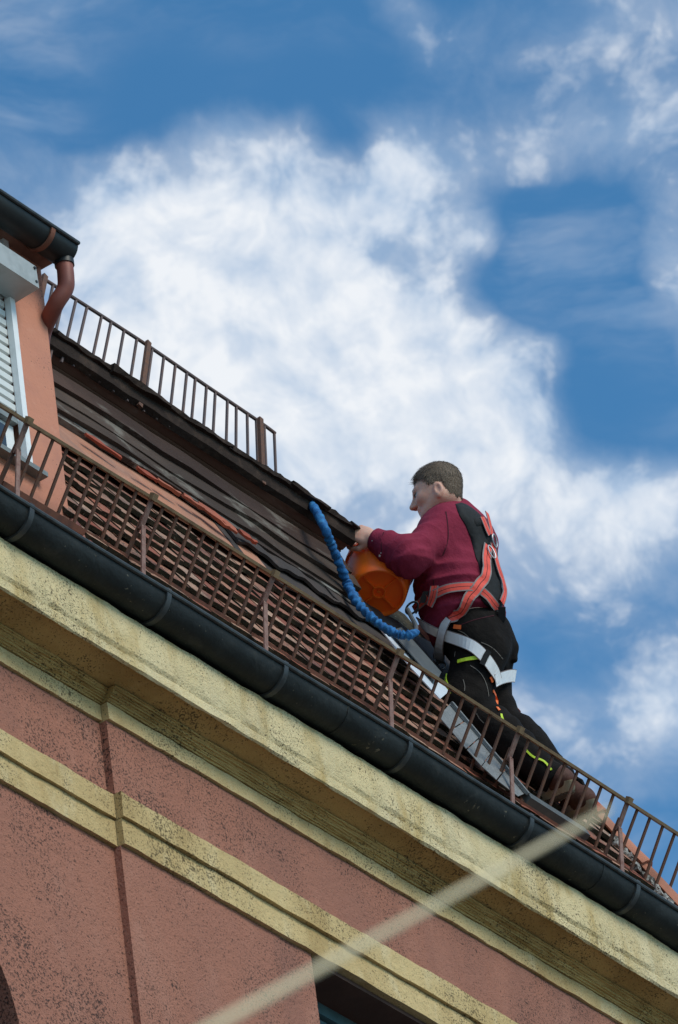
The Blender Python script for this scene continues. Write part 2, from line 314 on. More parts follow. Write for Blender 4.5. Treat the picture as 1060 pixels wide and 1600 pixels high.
# the window: brown reveal, roller-blind pelmet, teal frame
win = MB(); win.box(((XW+XW2)/2, .43, zbb-.012), (XW2-XW-.004, .34, .016)); win = win.build('window', BROWN, BLD)
fy = .415; zt = zbb-.022
for k, (dz, h, dy) in enumerate(((0, .05, 0), (-.062, .055, .018), (-.125, .05, .03))):
    b = MB(); b.box(((XW+XW2)/2, fy+dy+.03, zt+dz-.02), (XW2-XW-.012, .06, h)); b.build('frame_rail', TEAL, win)
for x in (XW+.03, (XW+XW2)/2, XW2-.03):
    b = MB(); b.box((x, fy+.075, (zt+ZWB)/2-.07), (.05, .05, zt-ZWB-.1)); b.build('frame_post', TEAL, win)
for s_ in (0, 1):
    x0 = XW+.056+s_*(XW2-XW)/2-.0*s_; b = MB(); b.box((x0+(XW2-XW)/4-.055, fy+.06, (zt+ZWB)/2-.09), ((XW2-XW)/2-.112, .008, zt-ZWB-.2)); b.build('pane', GLASS, win)
b = MB(); b.box(((XW+XW2)/2, .62, (zbb+ZWB)/2-.1), (XW2-XW+.3, .05, zbb-ZWB+.2)); b.build('back_panel', BROWN, win)
# left bay with an arched opening at the frame's edge
cv = [atY(x, y, .25+STEP) for x, y in ((32, 1602), (24, 1568), (16, 1528), (8, 1500), (-2, 1470))]
ax0 = cv[0][0]+.004; az0 = cv[0][2]-.1; AR = .62; AH = .62
arc = [(ax0-AR+AR*math.cos(t), az0+AH*math.sin(t)) for t in np.linspace(0, math.pi, 33)]
b = MB(); yb_ = .25+STEP
V = []; F = []
for (x, z) in arc: V += [(x, yb_, z), (x, yb_, zbb-.003)]
F += [(2*i, 2*i+2, 2*i+3, 2*i+1) for i in range(32)]
b.add(V, F)
for xa, xb in ((ax0, XS+.002), (XL, ax0-2*AR)): b.add([(xa, yb_, 0), (xb, yb_, 0), (xb, yb_, zbb-.003), (xa, yb_, zbb-.003)], [(0, 1, 2, 3)])
V = []
for (x, z) in [(ax0, 0)]+arc+[(ax0-2*AR, 0)]: V += [(x, yb_, z), (x, yb_+.16, z)]
b.add(V, [(2*i, 2*i+1, 2*i+3, 2*i+2) for i in range(34)]); b.build('wall', PINK, BLD)
b = MB(); b.box((ax0-AR, yb_+.18, az0/2+AH/2), (2*AR+.3, .03, az0+AH)); b.build('arch_panel', BROWN, BLD)
# side and back walls, core of the building
b = MB(); b.box(((XL+XR)/2, (.7+YB)/2, EZ/2-.05), (XR-XL-.01, YB-.7, EZ-.1)); b.build('wall_core', PINK, BLD)
b = MB(); b.box((XR-.13, .56, EZ/2-.5), (.25, .28, EZ-1.0)); b.box((XL+.13, .56, EZ/2-.5), (.25, .28, EZ-1.0)); b.build('wall_return', PINK, BLD)

# ------------------------------------------------------------------ mansard roof
ZT = EZ+1.56; YT = .09+(ZT-EZ)/TP
b = MB(); e = .03
V = [(XL, .09+e, EZ), (XC-e, .09+e, EZ), (XC-(ZT-EZ)/TP-e, YT+e, ZT), (XL, YT+e, ZT), (XC-e, YB, EZ), (XC-(ZT-EZ)/TP-e, YB, ZT), (XL, YB, EZ), (XL, YB, ZT)]
b.add(V, [(0, 1, 2, 3), (1, 4, 5, 2), (3, 2, 5, 7), (0, 3, 7, 6), (4, 6, 7, 5)])
ROOF = b.build('roof', BUTT, BLD)
XD = float(atY(104, 770, .2)[0])                               # right-hand corner of the dormer
TW, TE, TT = .118, .112, .0175
tmesh = []
for k in range(5):
    b = MB(); w_ = TW-.007; L = .20; nx = 3
    V = []; jz = rng.uniform(-.0022, .0022, 4); bow = rng.uniform(-.003, .003); skew = rng.uniform(-.004, .004)
    for iz in (0, 1):
        for j, yy in enumerate((0, L)):
            for i in range(nx+1):
                x = -w_/2+w_*i/nx; lowb = .006*(1-(2*i/nx-1)**2) if j == 0 else 0
                V.append((x, yy-lowb*(k % 2)+skew*(i/nx-.5)*(j == 0), (0 if iz == 0 else TT)+jz[0]*(i == 0)+jz[1]*(i == nx)+bow*(1-(2*i/nx-1)**2)*(j == 0)))
    m_ = nx+1; F = []; MI = []
    for i in range(nx):
        F += [(i, i+1, m_+i+1, m_+i)]; MI += [1]
        F += [(2*m_+i, 2*m_+i+1, 3*m_+i+1, 3*m_+i)]; MI += [0]
        F += [(i, i+1, 2*m_+i+1, 2*m_+i)]; MI += [1]
    F += [(0, m_, 3*m_, 2*m_), (nx, m_+nx, 3*m_+nx, 2*m_+nx)]; MI += [1, 1]
    b.add(V, F); b.MI = MI
    o = b.build('tile_source', [TILE, BUTT]); tmesh.append(o.data); bpy.data.objects.remove(o)
tilt = math.atan2(TT*1.15, TE)
cnt = 0
for row in range(9):
    s0 = -.02+row*TE
    zrow = EZ+s0*math.sin(PITCH); xe = XC-(zrow-EZ)/TP-.05
    x = XD+.02-(TW/2 if row % 2 else 0)
    while x < xe:
        o = bpy.data.objects.new('tile', tmesh[random.randrange(5)]); COL.objects.link(o); o.parent = ROOF
        a_ = random.gauss(0, .022); tl = tilt+random.gauss(0, .016)
        ex = A3(math.cos(a_), 0, 0)+RS*math.sin(a_); es = RS*math.cos(a_)-A3(1, 0, 0)*math.sin(a_)
        es2 = es*math.cos(tl)-RN*math.sin(tl); en = np.cross(ex, es2)
        p = A3(x+TW/2, 0, 0)+RP0*A3(0, 1, 1)+RS*(s0+random.gauss(0, .006)+.006*math.sin(x*2.3+row*.7))+RN*(TT*.75+random.uniform(-.001, .005))
        mw = Matrix.Identity(4)
        for i in range(3): mw[i][0], mw[i][1], mw[i][2], mw[i][3] = ex[i], es2[i], en[i], p[i]
        o.matrix_world = mw; x += TW; cnt += 1
print('tiles', cnt)
# long overlapping sheets at the head of the slope, wavy lower edges
def wavy_sheet(x0, x1, s0, s1, off0, off1, m, amp, name='flashing_sheet'):
    n = 26; V = []; ph = random.random()*6
    for i in range(n+1):
        x = x0+(x1-x0)*i/n; wv = amp*(math.sin(i*.55+ph)+.6*math.sin(i*1.3+ph*2))
        for (s_, of) in ((s0+wv, off0), (s1, off1)):
            for dz in (0, -.012): V.append(A3(x, 0, 0)+RP0*A3(0, 1, 1)+RS*s_+RN*(of+dz+.25*wv))
    F = []
    for i in range(n):
        q, r_ = 4*i, 4*i+4
        F += [(q, r_, r_+2, q+2), (q+1, q+3, r_+3, r_+1), (q, q+1, r_+1, r_), (q+2, r_+2, r_+3, q+3)]
    F += [(0, 2, 3, 1), (4*n, 4*n+1, 4*n+3, 4*n+2)]
    b = MB(); b.add(V, F); return b.build(name, m, ROOF)
sT = 1.30
wavy_sheet(XD-.1, .30, .935, 1.22, .050, .032, FLASHR, .005)
wavy_sheet(.10, 1.05, .945, 1.22, .046, .031, FLASHD, .010)
wavy_sheet(.98, 1.75, .93, 1.36, .048, .031, FLASHD, .010)
wavy_sheet(.16, .80, 1.06, 1.24, .062, .050, FLASHD, .010); wavy_sheet(.76, 1.40, 1.07, 1.30, .062, .050, FLASHD, .010)
for (s0, s1, of, m_) in ((1.150, 1.185, .064, PEEL), (1.172, 1.25, .078, DWOOD), (1.247, 1.33, .094, DWOOD), (1.327, 1.44, .110, DWOOD)):
    n_ = 60; V = []; xa, xb_ = XL, 1.02+random.uniform(-.03, .03)
    for i in range(n_+1):
        x = xa+(xb_-xa)*i/n_; jt = random.gauss(0, .0026)+.006*math.sin(x*3.1+s0*40)+.004*math.sin(x*7.7+s0*90)
        for (ss_, oo) in ((s0+jt, of), (s1, of+.004), (s1, of-.025), (s0+jt, of-.022)): V.append(A3(x, 0, 0)+RP0*A3(0, 1, 1)+RS*ss_+RN*(oo+jt*.6))
    F = [(4*i+k, 4*i+(k+1) % 4, 4*i+4+(k+1) % 4, 4*i+4+k) for i in range(n_) for k in range(4)]+[(3, 2, 1, 0), (4*n_, 4*n_+1, 4*n_+2, 4*n_+3)]
    b = MB(); b.add(V, F); b.build('bed_board', m_, ROOF)
for (px, py, l_, w_, a_) in ((300, 771, .11, .016, .10), (262, 748, .13, .012, .05), (332, 792, .16, .026, .22), (352, 806, .10, .018, .3), (228, 728, .12, .010, .0), (160, 684, .20, .012, .04), (385, 826, .10, .014, .1)):
    P = roofat(px, py+15, .075); q = RS*math.cos(a_)-A3(1, 0, 0)*math.sin(a_)*-1; e1 = A3(1, 0, 0)*math.cos(a_)-RS*math.sin(a_)
    b = MB(); k_ = 5; V = []
    for i in range(k_+1):
        t_ = i/k_-.5; wv = w_*(1-1.5*t_*t_)*random.uniform(.6, 1.25)
        for sg in (-1, 1):
            for nn in (0, .011): V.append(P+e1*l_*t_+RS*sg*wv+RN*(nn+random.uniform(-.002, .004)))
    F = [(4*i, 4*i+4, 4*i+6, 4*i+2) for i in range(k_)]+[(4*i+1, 4*i+3, 4*i+7, 4*i+5) for i in range(k_)]+[(4*i, 4*i+1, 4*i+5, 4*i+4) for i in range(k_)]+[(4*i+2, 4*i+6, 4*i+7, 4*i+3) for i in range(k_)]+[(0, 2, 3, 1), (4*k_, 4*k_+1, 4*k_+3, 4*k_+2)]
    b.add(V, F); b.build('broken_tile', HIPC, ROOF)
# hip caps
hipdir = A3(-1/TP, 1/TP, 1); hipdir /= np.linalg.norm(hipdir); hipn = A3(.5, -.5, 0)+A3(0, 0, .55); hipn -= (hipn@hipdir)*hipdir; hipn /= np.linalg.norm(hipn)
hs = np.cross(hipdir, hipn); E0 = A3(XC, .09, EZ)
for k in range(6):
    a0 = .12+k*.275; V = []
    for j in range(5):
        for i in range(9):
            t = math.pi*(i/8); r_ = (.082-.010*(j/4))*(1.06 if j == 0 else 1)
            for rr in (r_, r_-.014): V.append(E0+hipdir*(a0+.30*j/4)+hs*rr*math.cos(t)+hipn*(rr*math.sin(t)*.8+.004*(4-j)/4-.016))
    F = []
    for j in range(4):
        for i in range(8):
            q = (j*9+i)*2; r_ = q+18
            F += [(q, q+2, r_+2, r_), (q+1, r_+1, r_+3, q+3)]
    for i in range(8): F += [(i*2, i*2+1, i*2+3, i*2+2), (72+i*2, 72+i*2+2, 72+i*2+3, 72+i*2+1)]
    for j in range(4): F += [(j*18, j*18+18, j*18+19, j*18+1), (j*18+16, j*18+17, j*18+35, j*18+34)]
    b = MB(); b.add(V, F); b.build('hip_cap', HIPC, ROOF, True)
b = MB()
for k in range(22):
    p = E0+hipdir*(.03+.022*k)+A3(-.085-.03*random.random(), 0, 0)+RN*.018; b.box(p, (.04, .035, .02), jit=.010)
tag(b.build('mortar_bedding', MORT, ROOF), kind='stuff')
# loose metal sheets lying along the hip
def plate(name, px, off, th, m, parent=ROOF):
    P = [roofat(x, y, off) for x, y in px]; n = len(P); V = P+[p-RN*th for p in P]
    b = MB(); b.add(V, [tuple(range(n)), tuple(range(2*n-1, n-1, -1))]+[(i, (i+1) % n, n+(i+1) % n, n+i) for i in range(n)]); return b.build(name, m, parent)
tag(plate('metal_sheet', [(582, 966), (604, 978), (668, 1040), (702, 1080), (688, 1092), (640, 1040)], .10, .004, WHSH, None), 'pale grey metal sheet lying on the roof below the orange bucket', 'metal sheet')
tag(plate('metal_strip', [(610, 985), (628, 980), (690, 1050), (682, 1066)], .115, .004, DKBAR, None), 'dark narrow metal strip between the pale sheet and the roofer', 'metal strip')
GL = spline([A3(686, 1119, 0), A3(711, 1148, 0), A3(743, 1186, 0), A3(770, 1213, 0), A3(810, 1244, 0)], 101)
GR_ = spline([A3(704, 1099, 0), A3(733, 1135, 0), A3(760, 1165, 0), A3(784, 1193, 0), A3(822, 1239, 0)], 101)
for k in range(5):
    i0, i1 = k*20, k*20+20-(1 if k < 4 else 0)
    plate('hip_flashing', [tuple(GL[i0][:2]), tuple(GR_[i0][:2]), tuple(GR_[i1][:2]), tuple(GL[i1][:2])], .075+.004*(k % 2), .003, GALV)
b = MB(); b.bar(roofat(706, 1098, .085), roofat(826, 1241, .085), .012, .016, RN); b.build('flashing_edge', GALV, ROOF)
b = MB(); b.bar(roofat(822, 1245, .07), roofat(915, 1304, .07), .030, .045, RN); b.build('foot_batten', DKBAR, ROOF)

# upper cornice of tarred boards, ends short of the hip
YL = .50
XE = float(atY(560, 840, YL)[0]); CX0 = XL
zl = float(atY(300, 676, YL)[2]); 
cor = MB(); cor.box(((CX0+XE)/2-.01, .86, zl+.03), (XE-CX0-.04, .44, .10)); cor = cor.build('upper_cornice', TAR, BLD)
yb0, zb0 = YL+.335, zl-.040
boards = [(-.012, .070, -.012, WOOD), (.062, .066, .008, WOOD), (.132, .060, .026, WOOD), (.196, .056, .042, WOOD), (.256, .034, .056, WOOD)]
for (o_, w_, dz, m_) in boards:
    b = MB(); y1 = yb0-o_; y0 = y1-w_
    b.sweepx([(y1+.012, zb0+dz-.016), (y1-.002, zb0+dz-.022), (y0, zb0+dz-.012), (y0, zb0+dz+.03), (y1+.012, zb0+dz+.03)], CX0, XE-.004+random.uniform(-.02, .01), .06, .0012); b.build('soffit_board', m_, cor)
b = MB(); b.sweepx([(yb0+.04, zb0-.100), (yb0+.008, zb0-.104), (yb0-.002, zb0-.050), (yb0, zb0-.034), (yb0+.06, zb0-.034)], CX0, XE-.01, .05, .0015); b.build('bed_board', PEEL, cor)
b = MB(); yv = yb0-.300
b.sweepx([(yv, zb0+.028), (YL+.010, zb0+.040), (YL+.006, zb0+.088), (yv, zb0+.094)], CX0, XE-.002, .05, .002); b.build('fascia_board', TAR, cor)
x = CX0
while x < XE:                                                   # ragged felt and slate edge
    l_ = min(random.uniform(.16, .34), XE-x+.01); b = MB(); t_ = random.uniform(-.006, .006)
    b.sweepx([(YL-.010+t_, zb0+.088), (YL-.013+t_, zb0+.104), (YL+.4, zb0+.160), (YL+.4, zb0+.098)], x, x+l_+.02, .03, .004); b.build('edge_slate', TAR, cor); x += l_
b = MB(); b.sweepx([(YL+.1, zb0+.135), (YB, zb0+1.2), (YB, zb0+.1), (YL+.1, zb0+.09)], CX0, XE-.06, .5, 0); b.build('upper_roof_slope', TAR, cor)

# ------------------------------------------------------------------ dormer
DYF = .20
DRM = MB(); zd0 = EZ+.2; zd1 = float(atY(64, 432, DYF)[2])+.05; XDL = XD-1.35
wr = float(atY(47, 735, DYF)[0]); zs0 = float(atY(70, 750, DYF)[2]); wl_ = wr-.86
DRM.box(((wr+XD)/2, DYF+.15, (zd0+zd1)/2), (XD-wr, .30, zd1-zd0))
DRM.box(((wl_+XDL)/2, DYF+.15, (zd0+zd1)/2), (wl_-XDL, .30, zd1-zd0))
DRM.box(((wr+wl_)/2, DYF+.15, (zd0+zs0)/2), (wr-wl_, .30, zs0-zd0))
DRM.box(((XD+XDL)/2, DYF+.75, (zd0+zd1)/2), (XD-XDL-.004, .9, zd1-zd0+.01))
DRM = DRM.build('dormer', SALM, BLD)
b = MB(); b.box(((XD+XDL)/2, DYF+.5, zd1+.02), (XD-XDL+.03, 1.20, .05)); b.build('dormer_eaves', mat('brown_eaves', (.17, .075, .05), .8, var=(8, .4, .7, (.26, .13, .09)), bump=(40, .3, .004)), DRM)
b = MB(); b.box((wr-.014, DYF-.004, (zs0+zd1)/2), (.028, .026, zd1-zs0)); b.build('window_frame', WHITE, DRM)
b = MB(); b.box((wl_+.014, DYF-.004, (zs0+zd1)/2), (.028, .026, zd1-zs0)); b.build('window_frame', WHITE, DRM)
zsh = zs0+.20; k = 0; z = zsh
while z < zd1:
    b = MB(); yy = DYF+.014; b.sweepx([(yy+.006, z+.002), (yy-.003, z+.006), (yy-.004, z+.030), (yy+.002, z+.0375), (yy+.008, z+.0375), (yy+.012, z+.002)], wl_+.028, wr-.028, .4); b.build('shutter_slat', SLATW, DRM); z += .041; k += 1
b = MB(); b.box(((wr+wl_)/2, DYF+.012, zsh-.012), (wr-wl_-.09, .03, .022)); b.build('shutter_end_bar', SILL, DRM)
b = MB(); b.box(((wr+wl_)/2, DYF+.03, (zs0+zsh)/2-.01), (wr-wl_-.09, .02, zsh-zs0-.03)); b.build('window_sash', WHITE, DRM)
b = MB(); b.box(((wr+wl_)/2, DYF+.017, (zs0+zsh)/2), (wr-wl_-.20, .006, zsh-zs0-.09)); b.build('pane', GLASS, DRM)
b = MB(); b.box(((wr+wl_)/2, DYF-.012, zs0-.012), (wr-wl_+.10, .055, .020)); b.build('window_sill', SILL, DRM)
# roller-shutter box
yb1 = .085; pA = atY(60, 418, yb1); pB = atY(58, 449, yb1); zA, zB = pA[2], pB[2]; xb = (pA[0]+pB[0])/2
SB = MB(); SB.sweepx([(yb1+.012, zA+.012), (yb1, zA), (yb1, zB), (DYF-.003, zB-.004), (DYF-.003, zA+.05)], XDL+.1, xb, .3, .0008); SB = SB.build('shutter_box', BOXG, DRM)
for (dx, dz) in ((-.012, -.014), (-.012, -.075)):
    b = MB(); b.tube([(xb+dx, yb1-.004, zA+dz), (xb+dx, yb1+.004, zA+dz)], .006, 8); b.build('bolt', GUTD, SB)
# dormer gutter and its downpipe
def gutter_profile(yl, z, r, th=.004, n=14):
    P = [(yl+r-r*math.cos(math.pi*i/n), z-r*math.sin(math.pi*i/n)) for i in range(n+1)]
    P += [(yl+r+(r-th)*math.cos(math.pi*i/n), z-(r-th)*math.sin(math.pi*i/n)) for i in range(n+1)]
    return P
GY, GR = .03, .060; ge = atY(122, 381, GY); gx1, gz = float(ge[0]), float(ge[2])
DG = empty('dormer_gutter', (0, 0, 0), 'short dark gutter at the eaves of the dormer, upper left corner', 'gutter')
b = MB(); b.sweepx(gutter_profile(GY, gz, GR), XDL-.02, gx1, .3); b.build('trough', GUTD, DG, True)
b = MB(); b.tube([(XDL-.02, GY-.004, gz), (gx1, GY-.004, gz)], .008, 8); b.build('bead', GLIP, DG, True)
b = MB(); b.add([(gx1+.001, y, z) for (y, z) in gutter_profile(GY, gz, GR)[:15]], [tuple(range(15))]); b.build('end_cap', GUTD, DG)
xbk = float(atY(82, 352, GY)[0])
def ringband(yl, z, r, x, w_, th):
    b = MB(); P = gutter_profile(yl-th, z, r+th, th+.001); b.sweepx(P, x-w_/2, x+w_/2, .01); return b
b = ringband(GY, gz, GR, xbk, .022, .006); b.build('bracket', RUSTR, DG, True)
o_x = float(atY(100, 405, GY+GR)[0])
DP = empty('downpipe', (0, 0, 0), 'red-brown downpipe curving from the dormer gutter down its corner', 'pipe')
pp = [(o_x, GY+GR, gz-GR+.01), (o_x, GY+GR, gz-GR-.06), (o_x, GY+GR+.010, gz-GR-.11), (o_x-.010, GY+GR+.055, gz-GR-.165), (XD+.020, DYF+.035, gz-GR-.215), (XD+.018, DYF+.055, gz-GR-.30), (XD+.018, DYF+.055, gz-GR-.5), (XD+.018, DYF+.055, EZ+.42), (XD+.018, DYF+.05, EZ+.36), (XD+.03, DYF+.0, EZ+.24), (XD+.05, DYF-.03, EZ+.16)]
b = MB(); b.tube(spline(pp[:6], 40), .031, 16); b.build('swan_neck', PIPE, DP, True)
b = MB(); b.tube(spline(pp[5:8], 20), .030, 16); b.build('pipe_run', SALM, DP, True)
b = MB(); b.tube(spline(pp[7:], 24), .032, 16); b.build('shoe_bend', PIPE, DP, True)
b = MB(); b.tube([pp[0], (o_x, GY+GR, gz-GR-.012)], .036, 16); b.build('outlet_collar', GUTD, DP, True)
zc_ = float(atY(92, 630, DYF)[2]); b = MB(); b.tube([(XD+.018, DYF+.055, zc_-.012), (XD+.018, DYF+.055, zc_+.012)], .037, 14); b.build('pipe_clip', RUSTR, DP, True)

# ------------------------------------------------------------------ main gutter
MR = .080
MG = empty('eaves_gutter', (0, 0, 0), 'long dark half-round gutter along the main eaves', 'gutter')
sagf = lambda x: .006*math.sin(x*1.1+.4)-.0035*x+.002*math.sin(x*5)
b = MB(); b.sweepx(gutter_profile(0, EZ, MR, .004, 20), XL, XC+.02, .08, 0, sag=sagf); b.build('trough', GUT, MG, True)
b = MB(); b.tube([(x, -.004, EZ+.001+sagf(x)) for x in np.linspace(XL, XC+.03, 80)], .009, 8); b.build('bead', GLIP, MG, True)
for px, py in ((-160, 655), (47, 788), (262, 924), (445, 1040), (640, 1163), (830, 1284), (997, 1393)):
    x = float(atY(px, py, 0)[0]); b = ringband(0, EZ+sagf(x), MR, x, .024, .009); b.box((x, .004, EZ+sagf(x)+.008), (.024, .03, .006)); b.build('bracket', GLIP, MG, 35)
for px, py in ((945, 1357), (545, 1103)):
    x = float(atY(px, py, 0)[0]); b = ringband(0, EZ+sagf(x), MR, x, .006, .0025); b.build('joint_seam', GUT, MG, 35)
b = MB(); b.add([(XC+.021, y, z+sagf(XC)) for (y, z) in gutter_profile(0, EZ, MR)[:15]], [tuple(range(15))]); b.build('end_cap', GUT, MG)
b = MB(); b.box((XC+.02-.08, YB/2+.1, EZ-.04), (.16, YB, .075)); b.build('side_gutter', GUT, MG)

# ------------------------------------------------------------------ snow-guard railing along the eaves
LEAN = .66; RTY = .03                                           # outward lean, Y of the top rail
def lean_vec(k): v = A3(0, -k, 1); return v/np.linalg.norm(v)
SG = empty('snow_guard', (0, 0, 0), 'long rusty snow guard railing along the eaves just above the main gutter', 'railing')
pp = [(-155, 536), (40, 658), (235, 777), (425, 897), (620, 1020), (808, 1141), (978, 1251), (1150, 1362)]
PT = [atY(x, y, RTY) for x, y in pp]; lv = lean_vec(LEAN)
HB = .235
bx = A3(1, 0, 0); perp = np.cross(lv, bx)
def railpt(i, f): return PT[i]*(1-f)+PT[i+1]*f
for i in range(len(PT)-1):
    a, c = PT[i]+A3(.004, 0, 0), PT[i+1]-A3(.004, 0, 0)
    b = MB(); b.bar(a, c, .011, .020, lv); b.build('top_rail', RUSTO, SG)
    b = MB(); b.bar(a-lv*HB, c-lv*HB, .024, .008, lv); b.build('bottom_rail', RUSTR, SG)
    nb = 8 if i < 6 else 8
    for j in range(1, nb+1):
        p = railpt(i, j/(nb+1)); d_ = A3(random.gauss(0, .0035), random.gauss(0, .003), 0)
        b = MB(); b.bar(p-lv*.004+d_*.3, p-lv*HB+d_+perp*.0, .0115, .007); b.build('baluster', RUST, SG)
for i, p in enumerate(PT):
    if i == len(PT)-1: break
    p = p-perp*.011
    b = MB(); b.bar(p+lv*.012, p-lv*(HB*.52), .021, .007); b.build('post', STRUT, SG)
    q = p-lv*(HB*.52)
    b = MB(); b.bar(q+lv*.014-perp*.0075, A3(p[0]-.05, q[1]-.012, EZ+.000+sagf(p[0])), .021, .006); b.build('strut', STRUT, SG)
    b = MB(); b.bar(q+lv*.05+perp*.009, p-lv*(HB+.05)+perp*.012+A3(-.012, 0, 0), .018, .006); b.build('strut', RUST, SG)
    b = MB(); b.tube([q-perp*.014+lv*.006, q-perp*.004+lv*.006], .007, 8); b.build('bolt', STRUT, SG)
    b = MB(); b.box(p+lv*.002-perp*.004, (.026, .020, .026), [bx, perp, lv]); b.build('clamp', RUSTO, SG)

# ------------------------------------------------------------------ snow guard on the upper cornice
UG = empty('snow_guard', (0, 0, 0), 'thin bent snow guard railing above the dark upper cornice, against the sky', 'railing')
UY = .53
up_top = [atY(x, y, UY) for x, y in ((-120, 315), (66, 434), (135, 478), (231, 540), (320, 601), (404, 658), (430, 677))]
up_bot = [atY(x, y, UY) for x, y in ((-150, 420), (40, 545), (112, 565), (216, 632), (312, 690), (407, 752), (433, 768))]
TT_ = spline(up_top, 120); BB_ = spline(up_bot, 120)
def upick(arr, px):
    q = [(RT@(p-CAM))/(FW@(p-CAM))*FOC+530 for p in arr]; i = int(np.argmin([abs(v-px) for v in q])); return arr[i]
b = MB(); b.tube(TT_, .0072, 8); b.build('top_rail', UIRON, UG, True)
ib = [i for i in range(120)]
def ubar(i, w_, nm, m_, out=0.): 
    b = MB(); b.bar(TT_[i]+A3(0, -out, .006 if nm == 'post' else 0), BB_[i]+A3(0, -out, -.02), w_, w_*.6 if nm == 'post' else w_); b.build(nm, m_, UG)
pos = np.array([(RT@(p-CAM))/(FW@(p-CAM))*FOC+530 for p in TT_])
for px in list(range(-110, 60, 20))+[82, 101, 119, 138, 157, 175, 194, 212, 239, 256, 273, 290, 306, 323, 339, 354, 369, 385, 399, 413, 429]:
    ubar(int(np.argmin(abs(pos-px))), .0085, 'baluster', UIRON)
for px in (66, 230, 404): ubar(int(np.argmin(abs(pos-px))), .022, 'post', RUST, .012)




# ------------------------------------------------------------------ signed-distance modelling for the soft shapes
def smin(a, b, k): h = np.maximum(k-np.abs(a-b), 0)/k; return np.minimum(a, b)-h*h*k*.25
def smax(a, b, k): return -smin(-a, -b, k)
def cap(p, a, b, ra, rb):
    ba = b-a; h = np.clip((p-a)@ba/(ba@ba), 0, 1); return np.linalg.norm(p-a-h[:, None]*ba, axis=1)-(ra+(rb-ra)*h)
def fcap(p, a, b, ra, rb, n, k):
    """capsule flattened along n by the factor k"""
    q = p+((p-a)@n)[:, None]*n*(k-1); ba = b-a; ba2 = ba+(ba@n)*n*(k-1); h = np.clip((q-a)@ba2/(ba2@ba2), 0, 1)
    return (np.linalg.norm(q-a-h[:, None]*ba2, axis=1)-(ra+(rb-ra)*h))*.85
def ell(p, c, ax, r):
    q = np.stack([(p-c)@ax[i]/r[i] for i in range(3)], 1); k0 = np.linalg.norm(q, axis=1)
    k1 = np.linalg.norm(q/np.asarray(r), axis=1)+1e-9; return k0*(k0-1)/k1
def wav(p, f, seed):
    g = np.random.default_rng(seed); out = 0
    for i in range(6):
        d = g.normal(size=3); d /= np.linalg.norm(d); out = out+np.sin(p@d*f*g.uniform(.6, 1.6)+g.uniform(0, 6.28)+1.3*np.sin(p@np.roll(d, 1)*f*.6))
    return out/6
def mesh_sdf(fn, lo, hi, h, name, mats, parent=None, matfn=None):
    lo = np.asarray(lo, float); hi = np.asarray(hi, float); B = 8
    nb = np.ceil((hi-lo)/(h*B)).astype(int)+1; n = nb*B
    D = np.full(n, 1e3, np.float32)
    gi = np.stack(np.meshgrid(*[np.arange(k) for k in nb], indexing='ij'), -1).reshape(-1, 3)
    d = fn(lo+(gi*B+B/2)*h); near = np.abs(d) < h*B*1.25
    inside = gi[(d < 0) & ~near]
    for i, j, k in inside: D[i*B:(i+1)*B, j*B:(j+1)*B, k*B:(k+1)*B] = -1e3
    gi = gi[near]; oc = np.stack(np.meshgrid(*[np.arange(B)]*3, indexing='ij'), -1).reshape(-1, 3)
    for c0 in range(0, len(gi), 400):
        g_ = gi[c0:c0+400]; idx = (g_[:, None, :]*B+oc[None]).reshape(-1, 3); v = fn(lo+idx*h)
        D[idx[:, 0], idx[:, 1], idx[:, 2]] = v
    sgn = D < 0
    c8 = [(i, j, k) for i in (0, 1) for j in (0, 1) for k in (0, 1)]
    sl = lambda A, o: A[o[0]:n[0]-1+o[0], o[1]:n[1]-1+o[1], o[2]:n[2]-1+o[2]]
    cntr = sum(sl(sgn, o).astype(np.int8) for o in c8); act = np.argwhere((cntr > 0) & (cntr < 8))
    idm = np.full(n, -1, np.int32); idm[act[:, 0], act[:, 1], act[:, 2]] = np.arange(len(act))
    acc = np.zeros((len(act), 3)); num = np.zeros(len(act))
    val = {o: D[act[:, 0]+o[0], act[:, 1]+o[1], act[:, 2]+o[2]].astype(float) for o in c8}
    for o in c8:
        for a in range(3):
            if o[a] == 0:
                o2 = list(o); o2[a] = 1; o2 = tuple(o2); va, vb = val[o], val[o2]; x = (va < 0) != (vb < 0)
                t = np.where(x, va/(va-vb+1e-12), 0); pt = np.tile(np.array(o, float), (len(act), 1)); pt[:, a] = t
                acc[x] += pt[x]; num[x] += 1
    V = lo+(act+acc/num[:, None])*h
    F = []
    for a in range(3):
        b_, c_ = (a+1) % 3, (a+2) % 3
        s0 = sgn; m_ = [n[0], n[1], n[2]]; A0 = [slice(0, m_[i]) for i in range(3)]; A1 = list(A0)
        A0[a] = slice(0, m_[a]-1); A1[a] = slice(1, m_[a])
        x = np.argwhere(s0[tuple(A0)] != s0[tuple(A1)])
        x = x[(x[:, b_] > 0) & (x[:, c_] > 0)]
        eb = np.zeros(3, int); eb[b_] = 1; ec = np.zeros(3, int); ec[c_] = 1
        q = [idm[tuple((x-k).T)] for k in (0*eb, eb, eb+ec, ec)]; Q = np.stack(q, 1)
        ins = s0[tuple(x.T)]; Q[~ins] = Q[~ins][:, ::-1]; F.append(Q[(Q >= 0).all(1)])
    F = np.concatenate(F)
    me = bpy.data.meshes.new(name); me.from_pydata(V.tolist(), [], F.tolist())
    for m_ in mats: me.materials.append(m_)
    if matfn is not None: me.polygons.foreach_set('material_index', matfn(V[F].mean(1)).astype(np.int32))
    me.polygons.foreach_set('use_smooth', [True]*len(F))
    o = bpy.data.objects.new(name, me); COL.objects.link(o)
    if parent: o.parent = parent
    return o, V, F

